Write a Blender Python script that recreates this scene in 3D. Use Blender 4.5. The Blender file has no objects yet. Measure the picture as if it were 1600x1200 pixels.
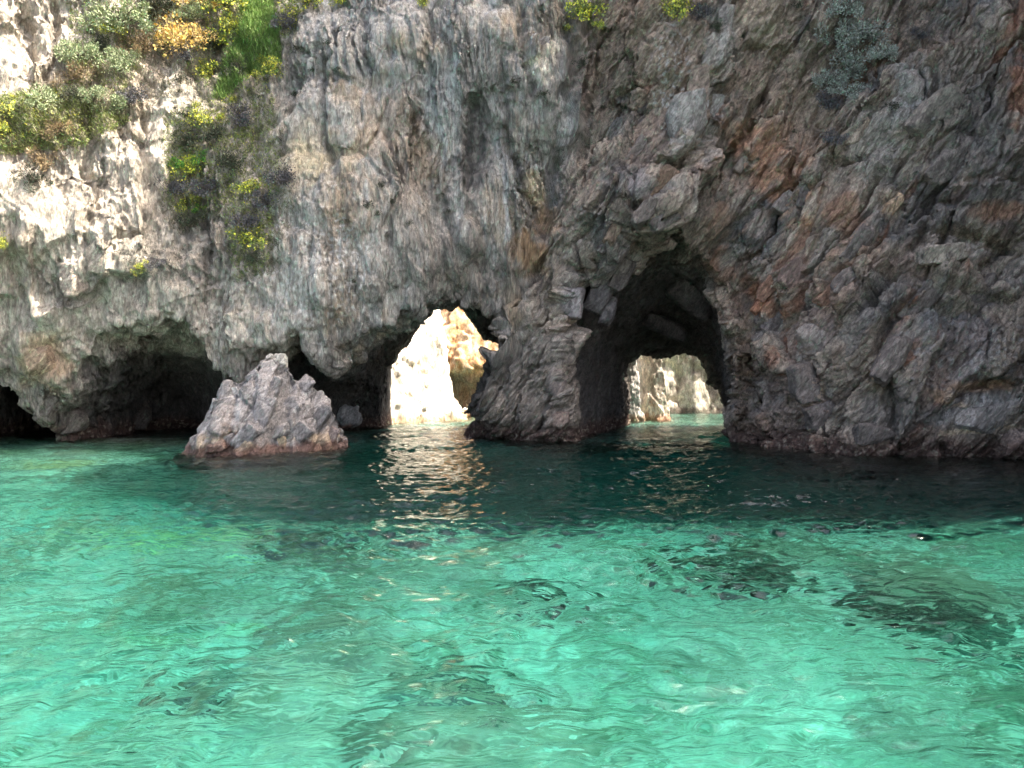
import bpy, math, random
import numpy as np
from mathutils import Vector, Euler, Matrix
from concurrent.futures import ThreadPoolExecutor

# ------------------------------------------------------------------ camera, sky, sun, exposure
S = bpy.context.scene
COL = S.collection
F_PX, CU, HV, CAMZ = 1245.0, 800.0, 592.0, 2.6     # focal length and horizon of the photograph, eye height in metres
cam = bpy.data.cameras.new('camera')
camo = bpy.data.objects.new('camera', cam)
COL.objects.link(camo)
camo.location = (0, 0, CAMZ)
camo.rotation_euler = (math.radians(90) - math.atan((600 - HV) / F_PX), 0, 0)
cam.angle = 2 * math.atan(800 / F_PX)
cam.clip_start = 0.1
cam.clip_end = 2500
S.camera = camo

SUN_EL, SUN_AZ = math.radians(60), math.radians(-3)   # from the right, a touch towards the viewer
world = bpy.data.worlds.new('World')
S.world = world
world.use_nodes = True
wn = world.node_tree
sky = wn.nodes.new('ShaderNodeTexSky')
sky.sky_type = 'NISHITA'
sky.sun_disc = False
sky.sun_elevation = SUN_EL
sky.sun_rotation = math.radians(90) - SUN_AZ
sky.dust_density = 6.0
sky.ozone_density = 0.0
sky.air_density = 0.8
wn.links.new(sky.outputs[0], wn.nodes['Background'].inputs[0])
wn.nodes['Background'].inputs[1].default_value = 0.15
sl = bpy.data.lights.new('sun', 'SUN')
sl.energy = 3.6
sl.angle = math.radians(0.5)
sl.color = (1.0, 0.93, 0.83)
slo = bpy.data.objects.new('sun', sl)
COL.objects.link(slo)
sdir = Vector((math.cos(SUN_AZ) * math.cos(SUN_EL), math.sin(SUN_AZ) * math.cos(SUN_EL), math.sin(SUN_EL)))
slo.rotation_euler = sdir.to_track_quat('Z', 'Y').to_euler()
slo.location = (40, 0, 90)
S.view_settings.view_transform = 'Standard'
S.view_settings.look = 'None'
S.view_settings.gamma = 1
S.view_settings.use_curve_mapping = False
S.view_settings.exposure = 2.2
S.cycles.max_bounces = 10
S.cycles.diffuse_bounces = 4
S.cycles.glossy_bounces = 4
S.cycles.transmission_bounces = 8
S.cycles.transparent_max_bounces = 12
S.cycles.sample_clamp_indirect = 6

# ------------------------------------------------------------------ numeric helpers
POOL = ThreadPoolExecutor(4)
def par(fn, *arrs):
    n = len(arrs[0])
    if n < 20000:
        return fn(*arrs)
    k = max(4, n // 60000)
    cuts = np.linspace(0, n, k + 1).astype(int)
    res = list(POOL.map(lambda i: fn(*[a[cuts[i]:cuts[i + 1]] for a in arrs]), range(k)))
    if isinstance(res[0], tuple):
        return tuple(np.concatenate([r[j] for r in res]) for j in range(len(res[0])))
    return np.concatenate(res)

rng = np.random.default_rng(11)
PERM = np.concatenate([rng.permutation(256)] * 3).astype(np.int32)
GR = rng.normal(size=(256, 3)); GR /= np.linalg.norm(GR, axis=1)[:, None]; GR = GR.astype(np.float32)
RND = rng.random((256, 4)).astype(np.float32)

def _perlin(x, y, z):
    xi = np.floor(x).astype(np.int32); yi = np.floor(y).astype(np.int32); zi = np.floor(z).astype(np.int32)
    xf, yf, zf = x - xi, y - yi, z - zi
    u = xf * xf * xf * (xf * (xf * 6 - 15) + 10); v = yf * yf * yf * (yf * (yf * 6 - 15) + 10); w = zf * zf * zf * (zf * (zf * 6 - 15) + 10)
    xi &= 255; yi &= 255; zi &= 255
    out = 0
    for i in (0, 1):
        a = PERM[xi + i]
        wu = u if i else 1 - u
        for j in (0, 1):
            b = PERM[a + yi + j]
            wv = v if j else 1 - v
            for k in (0, 1):
                g = GR[PERM[b + zi + k]]
                ww = w if k else 1 - w
                out = out + wu * wv * ww * (g[:, 0] * (xf - i) + g[:, 1] * (yf - j) + g[:, 2] * (zf - k))
    return out * 1.5
def pn(x, y, z):
    x, y, z = [np.ascontiguousarray(a, dtype=np.float32) for a in np.broadcast_arrays(x, y, z)]
    return par(_perlin, x, y, z)
def fbm(x, y, z, o=4, g=.5, l=2.03):
    s = 0; a = 1.0; t = 0
    for i in range(o):
        s = s + a * pn(x + 17.3 * i, y + 5.1 * i, z + 9.7 * i); t += a; a *= g; x = x * l; y = y * l; z = z * l
    return s / t * 1.4
def ridge(x, y, z, o=3):
    s = 0; a = 1.0; t = 0
    for i in range(o):
        s = s + a * (1 - 2 * np.abs(pn(x + 3.3 * i, y + 8.1 * i, z + 4.7 * i))); t += a; a *= .5; x = x * 2.1; y = y * 2.1; z = z * 2.1
    return s / t
def _cell(x, y, z):
    xi = np.floor(x).astype(np.int32); yi = np.floor(y).astype(np.int32); zi = np.floor(z).astype(np.int32)
    f1 = np.full(x.shape, 9., np.float32); f2 = f1.copy(); idc = np.zeros(x.shape, np.int32)
    px = np.zeros_like(x); py = np.zeros_like(x); pz = np.zeros_like(x)
    for i in (-1, 0, 1):
        a = PERM[(xi + i) & 255]
        for j in (-1, 0, 1):
            b = PERM[a + ((yi + j) & 255)]
            for k in (-1, 0, 1):
                h = PERM[b + ((zi + k) & 255)]
                r = RND[h]
                dx = xi + i + r[:, 0] - x; dy = yi + j + r[:, 1] - y; dz = zi + k + r[:, 2] - z
                d = dx * dx + dy * dy + dz * dz
                m = d < f1
                f2 = np.where(m, f1, np.minimum(f2, d))
                f1 = np.where(m, d, f1); idc = np.where(m, h, idc)
                px = np.where(m, -dx, px); py = np.where(m, -dy, py); pz = np.where(m, -dz, pz)
    f1 = np.sqrt(f1); f2 = np.sqrt(f2)
    return f1, f2 - f1, idc, px, py, pz
def cell(x, y, z):
    x, y, z = [np.ascontiguousarray(a, dtype=np.float32) for a in np.broadcast_arrays(x, y, z)]
    return par(_cell, x, y, z)
def ss(a, b, x):
    t = np.clip((x - a) / (b - a), 0, 1)
    return t * t * (3 - 2 * t)
def P(u, v, y):                                   # a point of the place, from its direction and distance
    return np.array([(u - CU) / F_PX * y, y, CAMZ - (v - HV) / F_PX * y])
def to_uv(co):
    y = np.maximum(co[:, 1], .1)
    return CU + co[:, 0] / y * F_PX, HV - (co[:, 2] - CAMZ) / y * F_PX
def xz(pts, y):
    return np.array([[P(u, v, y)[0], P(u, v, y)[2]] for u, v in pts])

def poly_sd(x, z, poly, poly2=None, t=None):      # signed distance to a polygon, optionally morphing along t
    x = x.astype(np.float32); z = z.astype(np.float32)
    n = len(poly)
    d2 = np.full(x.shape, 1e9, np.float32); inside = np.zeros(x.shape, bool)
    for i in range(n):
        j = (i + 1) % n
        ax, az, bx, bz = *poly[i], *poly[j]
        if poly2 is not None:
            ax = ax + (poly2[i][0] - ax) * t; az = az + (poly2[i][1] - az) * t
            bx = bx + (poly2[j][0] - bx) * t; bz = bz + (poly2[j][1] - bz) * t
        ex, ez = bx - ax, bz - az
        wx, wz = x - ax, z - az
        h = np.clip((wx * ex + wz * ez) / (ex * ex + ez * ez + 1e-9), 0, 1)
        d2 = np.minimum(d2, (wx - ex * h) ** 2 + (wz - ez * h) ** 2)
        c = ((az > z) != (bz > z)) & (x < ex * (z - az) / np.where(np.abs(ez) < 1e-9, 1e-9, ez) + ax)
        inside ^= c
    d = np.sqrt(d2)
    return np.where(inside, -d, d)

class Field2:                                     # a smooth depth surface through control points, looked up bilinearly
    def __init__(s, pts, x0=-34, x1=30, z0=-1.0, z1=34, h=.25, lin=None):
        q = np.array([[P(u, v, y)[0], P(u, v, y)[2], y] for u, v, y in pts] + (lin or []))
        s.x0, s.z0, s.h = x0, z0, h
        n = len(q)
        K = np.hypot(q[:, None, 0] - q[None, :, 0], q[:, None, 1] - q[None, :, 1])
        A = np.zeros((n + 3, n + 3)); A[:n, :n] = K - .15 * np.eye(n); A[:n, n] = 1; A[:n, n + 1:] = q[:, :2]; A[n, :n] = 1; A[n + 1:, :n] = q[:, :2].T
        w = np.linalg.solve(A, np.concatenate([q[:, 2], np.zeros(3)]))
        X, Z = np.meshgrid(np.arange(x0, x1 + h, h), np.arange(z0, z1 + h, h), indexing='ij')
        g = w[n] + w[n + 1] * X + w[n + 2] * Z
        for i in range(n):
            g = g + w[i] * np.hypot(X - q[i, 0], Z - q[i, 1])
        for _ in range(4):                        # soften the cusps
            g[1:-1, 1:-1] = (g[1:-1, 1:-1] * 2 + g[2:, 1:-1] + g[:-2, 1:-1] + g[1:-1, 2:] + g[1:-1, :-2]) / 6
        s.g = g.astype(np.float32)
    def __call__(s, x, z):
        a = np.clip((x - s.x0) / s.h, 0, s.g.shape[0] - 1.001); b = np.clip((z - s.z0) / s.h, 0, s.g.shape[1] - 1.001)
        i = a.astype(np.int32); j = b.astype(np.int32); a = a - i; b = b - j
        g = s.g
        return g[i, j] * (1 - a) * (1 - b) + g[i + 1, j] * a * (1 - b) + g[i, j + 1] * (1 - a) * b + g[i + 1, j + 1] * a * b

def surface_nets(fn, lo, hi, h):
    ax = [np.arange(lo[i], hi[i] + h, h, dtype=np.float32) for i in range(3)]
    nx, ny, nz = map(len, ax)
    X, Y, Z = np.meshgrid(*ax, indexing='ij')
    D = fn(X.ravel(), Y.ravel(), Z.ravel()).reshape(nx, ny, nz)
    D[0] = D[-1] = 1; D[:, 0] = D[:, -1] = 1; D[:, :, 0] = D[:, :, -1] = 1
    neg = D < 0
    s = np.zeros((nx - 1, ny - 1, nz - 1), np.int8)
    for i in (0, 1):
        for j in (0, 1):
            for k in (0, 1):
                s += neg[i:nx - 1 + i, j:ny - 1 + j, k:nz - 1 + k]
    act = (s > 0) & (s < 8)
    vid = np.full(act.shape, -1, np.int64)
    ci, cj, ck = np.nonzero(act)
    vid[ci, cj, ck] = np.arange(len(ci))
    acc = np.zeros((len(ci), 3)); cnt = np.zeros(len(ci))
    cor = [(i, j, k) for i in (0, 1) for j in (0, 1) for k in (0, 1)]
    for a in cor:
        for axn in range(3):
            if a[axn] == 1: continue
            b = list(a); b[axn] = 1
            da = D[ci + a[0], cj + a[1], ck + a[2]]; db = D[ci + b[0], cj + b[1], ck + b[2]]
            m = (da < 0) != (db < 0)
            t = np.where(m, da / np.where(m, da - db, 1), 0)
            p = np.stack([np.full(len(ci), a[0], float), np.full(len(ci), a[1], float), np.full(len(ci), a[2], float)], 1)
            p[:, axn] += t
            acc += p * m[:, None]; cnt += m
    V = (acc / cnt[:, None] + np.stack([ci, cj, ck], 1)) * h + np.array(lo)
    quads = []
    for axn in range(3):
        o1, o2 = [(1, 2), (2, 0), (0, 1)][axn]
        sl = [slice(1, -1)] * 3; sl[axn] = slice(0, -1)
        sl2 = list(sl); sl2[axn] = slice(1, None)
        A = neg[tuple(sl)]; B = neg[tuple(sl2)]
        for flag, (m) in enumerate((A & ~B, ~A & B)):
            i = np.stack(np.nonzero(m), 1)
            i[:, o1] += 1; i[:, o2] += 1
            def at(d1, d2):
                j = i.copy(); j[:, o1] -= d1; j[:, o2] -= d2
                return vid[j[:, 0], j[:, 1], j[:, 2]]
            q = np.stack([at(1, 1), at(0, 1), at(0, 0), at(1, 0)], 1)
            quads.append(q if flag == 0 else q[:, ::-1])
    Q = np.concatenate(quads)
    Q = Q[(Q >= 0).all(1)]
    return V, Q

def subdivide(V, Q, sel):                          # split the chosen quads in four, keep the others
    q = Q[sel]
    e = np.concatenate([np.stack([q[:, i], q[:, (i + 1) % 4]], 1) for i in range(4)])
    e.sort(1)
    key = e[:, 0] * (len(V) + 1) + e[:, 1]
    uk, inv = np.unique(key, return_inverse=True)
    inv = inv.reshape(-1)
    a, b = uk // (len(V) + 1), uk % (len(V) + 1)
    mid = (V[a] + V[b]) / 2
    cen = V[q].mean(1)
    n = len(q); eb = len(V); cb = eb + len(mid)
    m = inv.reshape(4, n).T + eb
    c = np.arange(n) + cb
    nq = np.concatenate([np.stack([q[:, i], m[:, i], c, m[:, (i - 1) % 4]], 1) for i in range(4)])
    V2 = np.concatenate([V, mid, cen])
    newsel = np.zeros(len(Q) - n + len(nq), bool); newsel[len(Q) - n:] = True
    return V2, np.concatenate([Q[~sel], nq]), newsel

def vnormals(V, Q):
    d1 = V[Q[:, 2]] - V[Q[:, 0]]; d2 = V[Q[:, 3]] - V[Q[:, 1]]
    fnrm = np.cross(d1, d2)
    N = np.zeros_like(V)
    for k in range(3):
        N[:, k] = sum(np.bincount(Q[:, i], fnrm[:, k], len(V)) for i in range(4))
    return N / (np.linalg.norm(N, axis=1)[:, None] + 1e-12)

def relax(V, Q, it=1, f=.5):
    for _ in range(it):
        A = np.zeros_like(V); c = np.zeros(len(V))
        for i in range(4):
            a, b = Q[:, i], Q[:, (i + 1) % 4]
            for k in range(3):
                A[:, k] += np.bincount(a, V[b, k], len(V)) + np.bincount(b, V[a, k], len(V))
            c += np.bincount(a, minlength=len(V)) + np.bincount(b, minlength=len(V))
        V = V + (A / np.maximum(c, 1)[:, None] - V) * f
    return V

def mesh_np(name, V, Q, mat=None, attrs=None, smooth=True, parent=None, link=True):
    me = bpy.data.meshes.new(name)
    V = np.ascontiguousarray(V, dtype=np.float32); Q = np.ascontiguousarray(Q, dtype=np.int32)
    k = Q.shape[1]
    me.vertices.add(len(V)); me.vertices.foreach_set('co', V.ravel())
    me.loops.add(Q.size); me.loops.foreach_set('vertex_index', Q.ravel())
    me.polygons.add(len(Q)); me.polygons.foreach_set('loop_start', np.arange(len(Q), dtype=np.int32) * k)
    me.polygons.foreach_set('loop_total', np.full(len(Q), k, np.int32))
    me.polygons.foreach_set('use_smooth', np.full(len(Q), smooth))
    me.update(calc_edges=True)
    for an, av in (attrs or {}).items():
        av = np.asarray(av, dtype=np.float32)
        if av.ndim == 2:
            if av.shape[1] == 3: av = np.hstack([av, np.ones((len(av), 1), np.float32)])
            me.attributes.new(an, 'FLOAT_COLOR', 'POINT').data.foreach_set('color', np.ascontiguousarray(av).ravel())
        else:
            me.attributes.new(an, 'FLOAT', 'POINT').data.foreach_set('value', np.ascontiguousarray(av))
    if mat: me.materials.append(mat)
    o = bpy.data.objects.new(name, me)
    if link: COL.objects.link(o)
    if parent: o.parent = parent
    return o

def tag(o, label=None, cat=None, group=None, kind=None):
    if label: o['label'] = label
    if cat: o['category'] = cat
    if group: o['group'] = group
    if kind: o['kind'] = kind
    return o
def C(*a): return np.array(a, dtype=np.float32)
def mixc(col, c, w): return col + (np.asarray(c, dtype=np.float32) - col) * np.clip(w, 0, 1)[:, None]

# ------------------------------------------------------------------ materials
def new_mat(name):
    m = bpy.data.materials.new(name); m.use_nodes = True
    nt = m.node_tree
    return m, nt, nt.nodes['Principled BSDF']
def nd(nt, t, **kw):
    n = nt.nodes.new(t)
    for k, v in kw.items():
        if k in n.inputs: n.inputs[k].default_value = v
        else: setattr(n, k, v)
    return n
def rock_material(name, bump=1.0, rough=.92):
    m, nt, b = new_mat(name); L = nt.links.new
    tc = nd(nt, 'ShaderNodeTexCoord')
    at = nd(nt, 'ShaderNodeAttribute', attribute_name='Col')
    aw = nd(nt, 'ShaderNodeAttribute', attribute_name='strata')
    # two grains: bedding that climbs to the right, and upright fluting
    mp1 = nd(nt, 'ShaderNodeMapping'); mp1.inputs['Rotation'].default_value = (0, math.radians(56), 0)
    mp1s = nd(nt, 'ShaderNodeMapping'); mp1s.inputs['Scale'].default_value = (1.2, 2.0, 3.4)
    mp2 = nd(nt, 'ShaderNodeMapping'); mp2.inputs['Scale'].default_value = (2.6, 2.0, .75)
    L(tc.outputs['Object'], mp1.inputs[0]); L(mp1.outputs[0], mp1s.inputs[0]); L(tc.outputs['Object'], mp2.inputs[0])
    vm = nd(nt, 'ShaderNodeMix', data_type='VECTOR')
    L(aw.outputs['Fac'], vm.inputs[0]); L(mp2.outputs[0], vm.inputs[4]); L(mp1s.outputs[0], vm.inputs[5])
    n1 = nd(nt, 'ShaderNodeTexNoise', Scale=2.2, Detail=9.0, Roughness=.7, Distortion=.15)
    n2 = nd(nt, 'ShaderNodeTexNoise', Scale=7.0, Detail=6.0, Roughness=.62)
    n3 = nd(nt, 'ShaderNodeTexNoise', Scale=22.0, Detail=4.0, Roughness=.7)
    vo = nd(nt, 'ShaderNodeTexVoronoi', feature='DISTANCE_TO_EDGE', Scale=1.5)
    L(vm.outputs[1], n1.inputs[0]); L(vm.outputs[1], n2.inputs[0]); L(tc.outputs['Object'], n3.inputs[0])
    wv = nd(nt, 'ShaderNodeVectorMath', operation='ADD'); wsc = nd(nt, 'ShaderNodeVectorMath', operation='SCALE'); wsc.inputs[3].default_value = .9
    L(n1.outputs['Color'], wsc.inputs[0]); L(wsc.outputs[0], wv.inputs[0]); L(vm.outputs[1], wv.inputs[1]); L(wv.outputs[0], vo.inputs['Vector'])
    cr = nd(nt, 'ShaderNodeMapRange'); cr.inputs[1].default_value = 0; cr.inputs[2].default_value = .06
    L(vo.outputs[0], cr.inputs[0])
    # height for relief
    def math_(op, a, b_):
        n = nd(nt, 'ShaderNodeMath', operation=op)
        for i, q in enumerate((a, b_)):
            if isinstance(q, (int, float)): n.inputs[i].default_value = q
            else: L(q, n.inputs[i])
        return n.outputs[0]
    h = math_('ADD', math_('MULTIPLY', n1.outputs['Fac'], 1.0), math_('MULTIPLY', n2.outputs['Fac'], .5))
    h = math_('ADD', h, math_('MULTIPLY', n3.outputs['Fac'], .16))
    h = math_('ADD', h, math_('MULTIPLY', cr.outputs[0], .22))
    bp = nd(nt, 'ShaderNodeBump', Strength=1.0, Distance=.17 * bump)
    L(h, bp.inputs['Height']); L(bp.outputs[0], b.inputs['Normal'])
    # colour variation of the stone itself
    r1 = nd(nt, 'ShaderNodeMapRange'); r1.inputs[1].default_value = .32; r1.inputs[2].default_value = .68; r1.inputs[3].default_value = .62; r1.inputs[4].default_value = 1.42
    L(n1.outputs['Fac'], r1.inputs[0])
    r2 = nd(nt, 'ShaderNodeMapRange'); r2.inputs[1].default_value = .3; r2.inputs[2].default_value = .7; r2.inputs[3].default_value = .58; r2.inputs[4].default_value = 1.42
    L(n2.outputs['Fac'], r2.inputs[0])
    r3 = nd(nt, 'ShaderNodeMapRange'); r3.inputs[1].default_value = .56; r3.inputs[2].default_value = .72; r3.inputs[3].default_value = 1.0; r3.inputs[4].default_value = 1.5
    L(n3.outputs['Fac'], r3.inputs[0])
    f = math_('MULTIPLY', math_('MULTIPLY', r1.outputs[0], r2.outputs[0]), r3.outputs[0])
    sc = nd(nt, 'ShaderNodeVectorMath', operation='SCALE')
    L(at.outputs['Color'], sc.inputs[0]); L(f, sc.inputs[3]); L(sc.outputs[0], b.inputs['Base Color'])
    b.inputs['Roughness'].default_value = rough
    b.inputs['Specular IOR Level'].default_value = .3
    return m
ROCK = rock_material('cliff rock')
ROCK2 = rock_material('far rock', .7)

# ------------------------------------------------------------------ the cliff: shape
Fpts = [(1145,683,35.2),(1200,698,30.6),(1330,712,27),(1600,716,26),(1150,550,34),(1140,440,34.2),(1200,550,31),(1350,550,27.6),(1600,550,26.4),
 (1215,400,32),(1400,400,29.3),(1600,400,27.8),(1165,300,33.2),(1300,250,32),(1450,200,30.4),(1600,150,29.5),(1130,100,34.6),(1300,50,34),(1600,0,31.5),(1450,30,33),
 (1020,365,33.2),(960,395,32.6),(1030,300,32.2),(1060,200,31.8),(1070,100,33),(1000,200,34),(1060,0,34.5),(1110,250,34.2),
 (900,430,32.8),(800,560,34),(728,680,36.4),(860,690,33),(900,600,32.6),(930,690,33),(820,500,34),(880,400,33.8),(930,330,33.4),(980,260,33.4),(790,640,34.2),
 (790,440,34.9),(850,330,35.2),(900,220,35.4),(930,100,35.6),(890,20,36),
 (700,400,33),(600,400,31.7),(500,400,31.1),(420,400,31.2),(600,300,32.2),(500,250,32.7),(680,250,33.3),(742,225,35),(790,250,34.2),(600,100,33.5),(500,50,34.2),(700,50,34.2),(800,100,34.4),(690,150,33.4),
 (550,520,31.4),(480,520,31),(380,520,31.2),(300,480,31.6),(200,450,31.4),(650,480,32.8),(740,470,34.4),
 (340,300,33.6),(280,300,33.1),(200,300,32),(100,300,30.8),(0,300,29.4),(300,150,34.4),(215,150,33.8),(100,150,32.6),(0,150,31),(250,40,36),(350,50,36.4),(420,100,35.6),(100,20,34.6),(0,0,33.4),(455,150,33.6),
 (110,480,30.8),(30,520,30),(0,450,29.4),(75,620,31.6),(0,590,31),(70,690,33.4),(-80,690,31)]
Flin = [[-28, 0, 26], [-28, 12, 26], [-28, 24, 30], [24, 0, 24], [24, 14, 26], [24, 26, 30], [-10, 26, 40], [0, 26, 39], [12, 26, 38], [-20, 24, 36]]
FF = Field2(Fpts, lin=Flin)
Gpts = [(0,690,34),(60,690,33.6),(60,600,31.8),(120,690,36.5),(150,590,34),(200,690,39),(200,600,38),(220,690,40),(250,560,37),(280,690,43),(280,600,42),(280,550,36.5),(330,690,40),(330,600,37),(380,690,38),(400,600,36.5),
 (450,690,39),(450,600,36.5),(530,690,41),(530,620,39.5),(530,575,36),(600,690,43.5),(600,620,42.5),(600,560,40),(600,530,36.5),(660,690,45),(670,600,43.5),(680,490,38),(760,490,38.5),(760,560,41.5),(745,660,44)]
GG = Field2(Gpts, h=.25)
LIP = xz([(56,740),(60,640),(95,612),(138,552),(172,508),(222,488),(270,488),(302,508),(322,545),(342,600),(356,575),(372,612),(392,565),(410,548),(440,532),(470,526),(492,545),(512,566),(530,545),(560,526),(590,504),(620,482),(655,462),(690,452),(740,456),(775,470),(824,478),(800,540),(762,600),(726,648),(710,690),(706,740)], 31.8)
LIP[:, 1] = np.where(LIP[:, 1] < 0, -4, LIP[:, 1])
LEFTC = xz([(-160,760),(-160,580),(-60,565),(0,575),(30,600),(44,650),(52,690),(54,760)], 31.5)
APER = xz([(598,800),(598,640),(602,580),(618,556),(634,536),(655,505),(676,476),(690,482),(699,496),(708,476),(730,505),(748,534),(776,546),(822,560),(792,600),(738,645),(708,690),(706,800)], 41)
NOTCH = xz([(1192,640),(1185,590),(1195,552),(1215,545),(1240,575),(1248,615),(1235,650),(1212,662)], 29.6)
NOTCH2 = xz([(1180,690),(1178,655),(1190,640),(1205,660),(1212,700)], 30.5)
MO = [(896,740),(900,690),(890,600),(882,520),(884,440),(908,412),(944,395),(972,378),(996,350),(1018,342),(1052,362),(1096,396),(1120,432),(1128,480),(1130,560),(1139,640),(1144,690),(1146,740)]
EX = [(984,720),(984,665),(984,620),(984,590),(985,572),(992,569),(1000,566),(1010,564),(1022,567),(1035,566),(1062,563),(1086,570),(1097,586),(1104,603),(1122,610),(1128,628),(1141,640),(1146,720)]
MOa, EXa = xz(MO, 33.0), xz(EX, 46.0)
SHELF = xz([(1150,640),(1290,635),(1330,655),(1340,740),(1150,740)], 29)
FANG = xz([(904,425),(910,470),(925,490),(946,513),(960,490),(972,462),(986,420),(1000,385),(940,400)], 33.6)

def T_top(x, y):
    return 27 + 1.5 * np.sin(x * .21 + 1) + .1 * x + 0 * y

def cliff_sdf(x, y, z, fine=True):
    zc = np.maximum(z, -.6)
    n1 = pn(x * .28, y * .28, z * .28)
    n2 = pn(x * .8 + 9, y * .8, z * .7)
    f = FF(x, zc) - y
    wob = .45 * n1 + .3 * n2
    d = np.maximum(f * .9 + .5 * n1 + .22 * n2, (y - (46.3 - .17 * np.maximum(z, 0) + .9 * n1)) * .9)
    d = np.maximum(d, z - T_top(x, y) + 1.5 * n1)
    drip = .34 * pn(x * 1.5, y * .9, z * .35) + .20 * pn(x * 3.6, y * 2, z * .8)
    # the long recess under the overhang, rough-roofed
    c = np.maximum(poly_sd(x, z, LIP) + drip + .10 * (y - 31.8), y - GG(x, zc) - .6 * n1 - .5 * n2)
    d = np.maximum(d, -c)
    c = np.maximum(poly_sd(x, z, LEFTC) + drip, y - 43)
    d = np.maximum(d, -c)
    # the left arch, open to the bay behind
    c = np.maximum(poly_sd(x, z, APER) - .42 + .35 * drip, 35.5 - y)
    d = np.maximum(d, -c)
    # hollows in the right-hand wall
    for pl, dp in ((NOTCH, 2.6), (NOTCH2, 1.0)):
        c = np.maximum(poly_sd(x, z, pl) + .12 * n2 + .05, y - FF(x, zc) - dp)
        d = np.maximum(d, -c)
    # the big arch: a tunnel whose section narrows from the mouth to the far end
    t = np.clip((y - 33.0) / 13.0, -.25, 1.15)
    c = poly_sd(x, z, MOa, EXa, t) - .34 + .25 * t + .12 * n2 + .5 * drip * (t < .95)
    d = np.maximum(d, -np.maximum(c, y - 60))
    return d.astype(np.float32)

ST = math.radians(57)
def strata_xyz(V):
    x, y, z = V[:, 0], V[:, 1], V[:, 2]
    s = x * math.cos(ST) + z * math.sin(ST) + .25 * y
    t = -x * math.sin(ST) + z * math.cos(ST) - .35 * y
    return s, t, y
def regions(V):
    u, v = to_uv(V)
    nz = 40 * pn(V[:, 0] * .4, V[:, 1] * .4, V[:, 2] * .4)
    line = np.interp(v, [-200, 0, 200, 430, 560, 680], [960, 930, 900, 845, 790, 715])
    wR = ss(-40, 40, u - line + nz)
    wL = 1 - ss(380, 520, u + nz)
    return u, v, wR, wL

CLEFTS = [  # traced ledges and clefts: points, rise of the right-hand side (m), its decay (m), groove depth, groove width
 ([(722,700),(765,590),(800,505),(850,420),(900,340),(965,240),(1010,165)], .75, 2.4, .35, .2),
 ([(1000,392),(1060,335),(1100,285),(1140,235),(1190,150),(1260,40)], -.75, 1.8, .55, .28),
 ([(1150,480),(1178,400),(1230,320),(1290,230),(1370,150),(1440,50)], .55, 1.6, .35, .16),
 ([(1235,560),(1262,480),(1310,400),(1375,330)], .5, 1.3, .40, .16), ([(1210,345),(1280,250),(1330,195),(1390,110)], .4, 1.2, .30, .14),
 ([(1385,300),(1410,250),(1455,185),(1460,100)], .45, 1.5, .35, .14), ([(1290,525),(1330,440),(1440,340),(1500,260),(1545,150),(1590,60)], .6, 1.6, .45, .18),
 ([(1330,525),(1400,425),(1440,372),(1600,392)], -.5, 1.3, .40, .18), ([(1400,700),(1395,610),(1372,555)], .3, 1.0, .45, .2), ([(1430,672),(1480,640),(1530,592),(1600,600)], -.35, .9, .35, .14),
 ([(1350,560),(1400,500),(1470,460),(1600,470)], -.4, 1.2, .3, .15), ([(1300,690),(1330,620),(1350,580)], .3, .9, .35, .15), ([(1470,690),(1480,700),(1490,720)], .2, .6, .4, .15),
 ([(790,680),(850,565),(900,470)], .25, .8, .25, .1), ([(835,685),(880,600),(905,560)], .3, .7, .25, .1), ([(760,660),(820,560),(880,460)], .25, .8, .22, .1),
 ([(905,432),(960,335),(1005,270)], .4, .9, .35, .13), ([(880,440),(930,362),(985,272)], .4, .9, .3, .12), ([(945,415),(1000,330),(1050,270),(1085,225)], .5, .9, .4, .14), ([(840,400),(900,290),(960,190),(985,120)], .35, 1.2, .3, .14),
 ([(735,150),(748,200),(742,260),(722,310)], .3, 1.0, .9, .45), ([(882,0),(890,120),(868,240),(845,390)], .3, 1.2, .6, .28), ([(672,0),(668,130),(640,210)], -.35, 1.3, .3, .15),
 ([(458,20),(472,130),(455,230),(415,340)], .6, 2.0, .35, .2), ([(575,0),(572,70),(590,130)], .3, 1.2, .3, .14), ([(942,0),(932,140),(900,270)], -.3, 1.0, .35, .18), ([(1003,0),(985,90),(1000,150)], .5, 1.2, .3, .16),
 ([(1118,20),(1132,130),(1112,215)], -.5, 1.2, .4, .2), ([(228,120),(218,260),(228,400)], -.4, 1.5, .25, .2), ([(320,230),(315,330),(335,430)], .4, 1.4, .4, .25), ([(782,60),(792,200),(825,330)], .3, 1.1, .45, .2),
 ([(700,260),(692,330),(722,410)], .3, 1.0, .35, .16), ([(520,60),(515,180),(530,300)], .25, 1.2, .3, .14), ([(610,200),(620,300),(600,400)], -.25, 1.0, .3, .14), ([(820,0),(815,90),(835,160)], .35, .9, .5, .2), ([(920,60),(912,130),(905,180)], -.4, .8, .4, .15),
 ([(80,440),(135,462),(165,432),(245,428)], -.55, 1.6, .1, .2), ([(170,60),(140,200),(150,330),(120,420)], .4, 1.4, .4, .3), ([(30,330),(20,420),(60,520)], .5, 1.4, .35, .25), ([(80,100),(60,200),(70,300)], -.4, 1.4, .35, .25), ([(255,440),(300,420),(330,440)], -.3, 1.0, .15, .2),
 ([(40,0),(55,70),(45,140)], .4, 1.2, .5, .3), ([(85,0),(90,60),(75,130)], .4, 1.2, .5, .25)]
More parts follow.
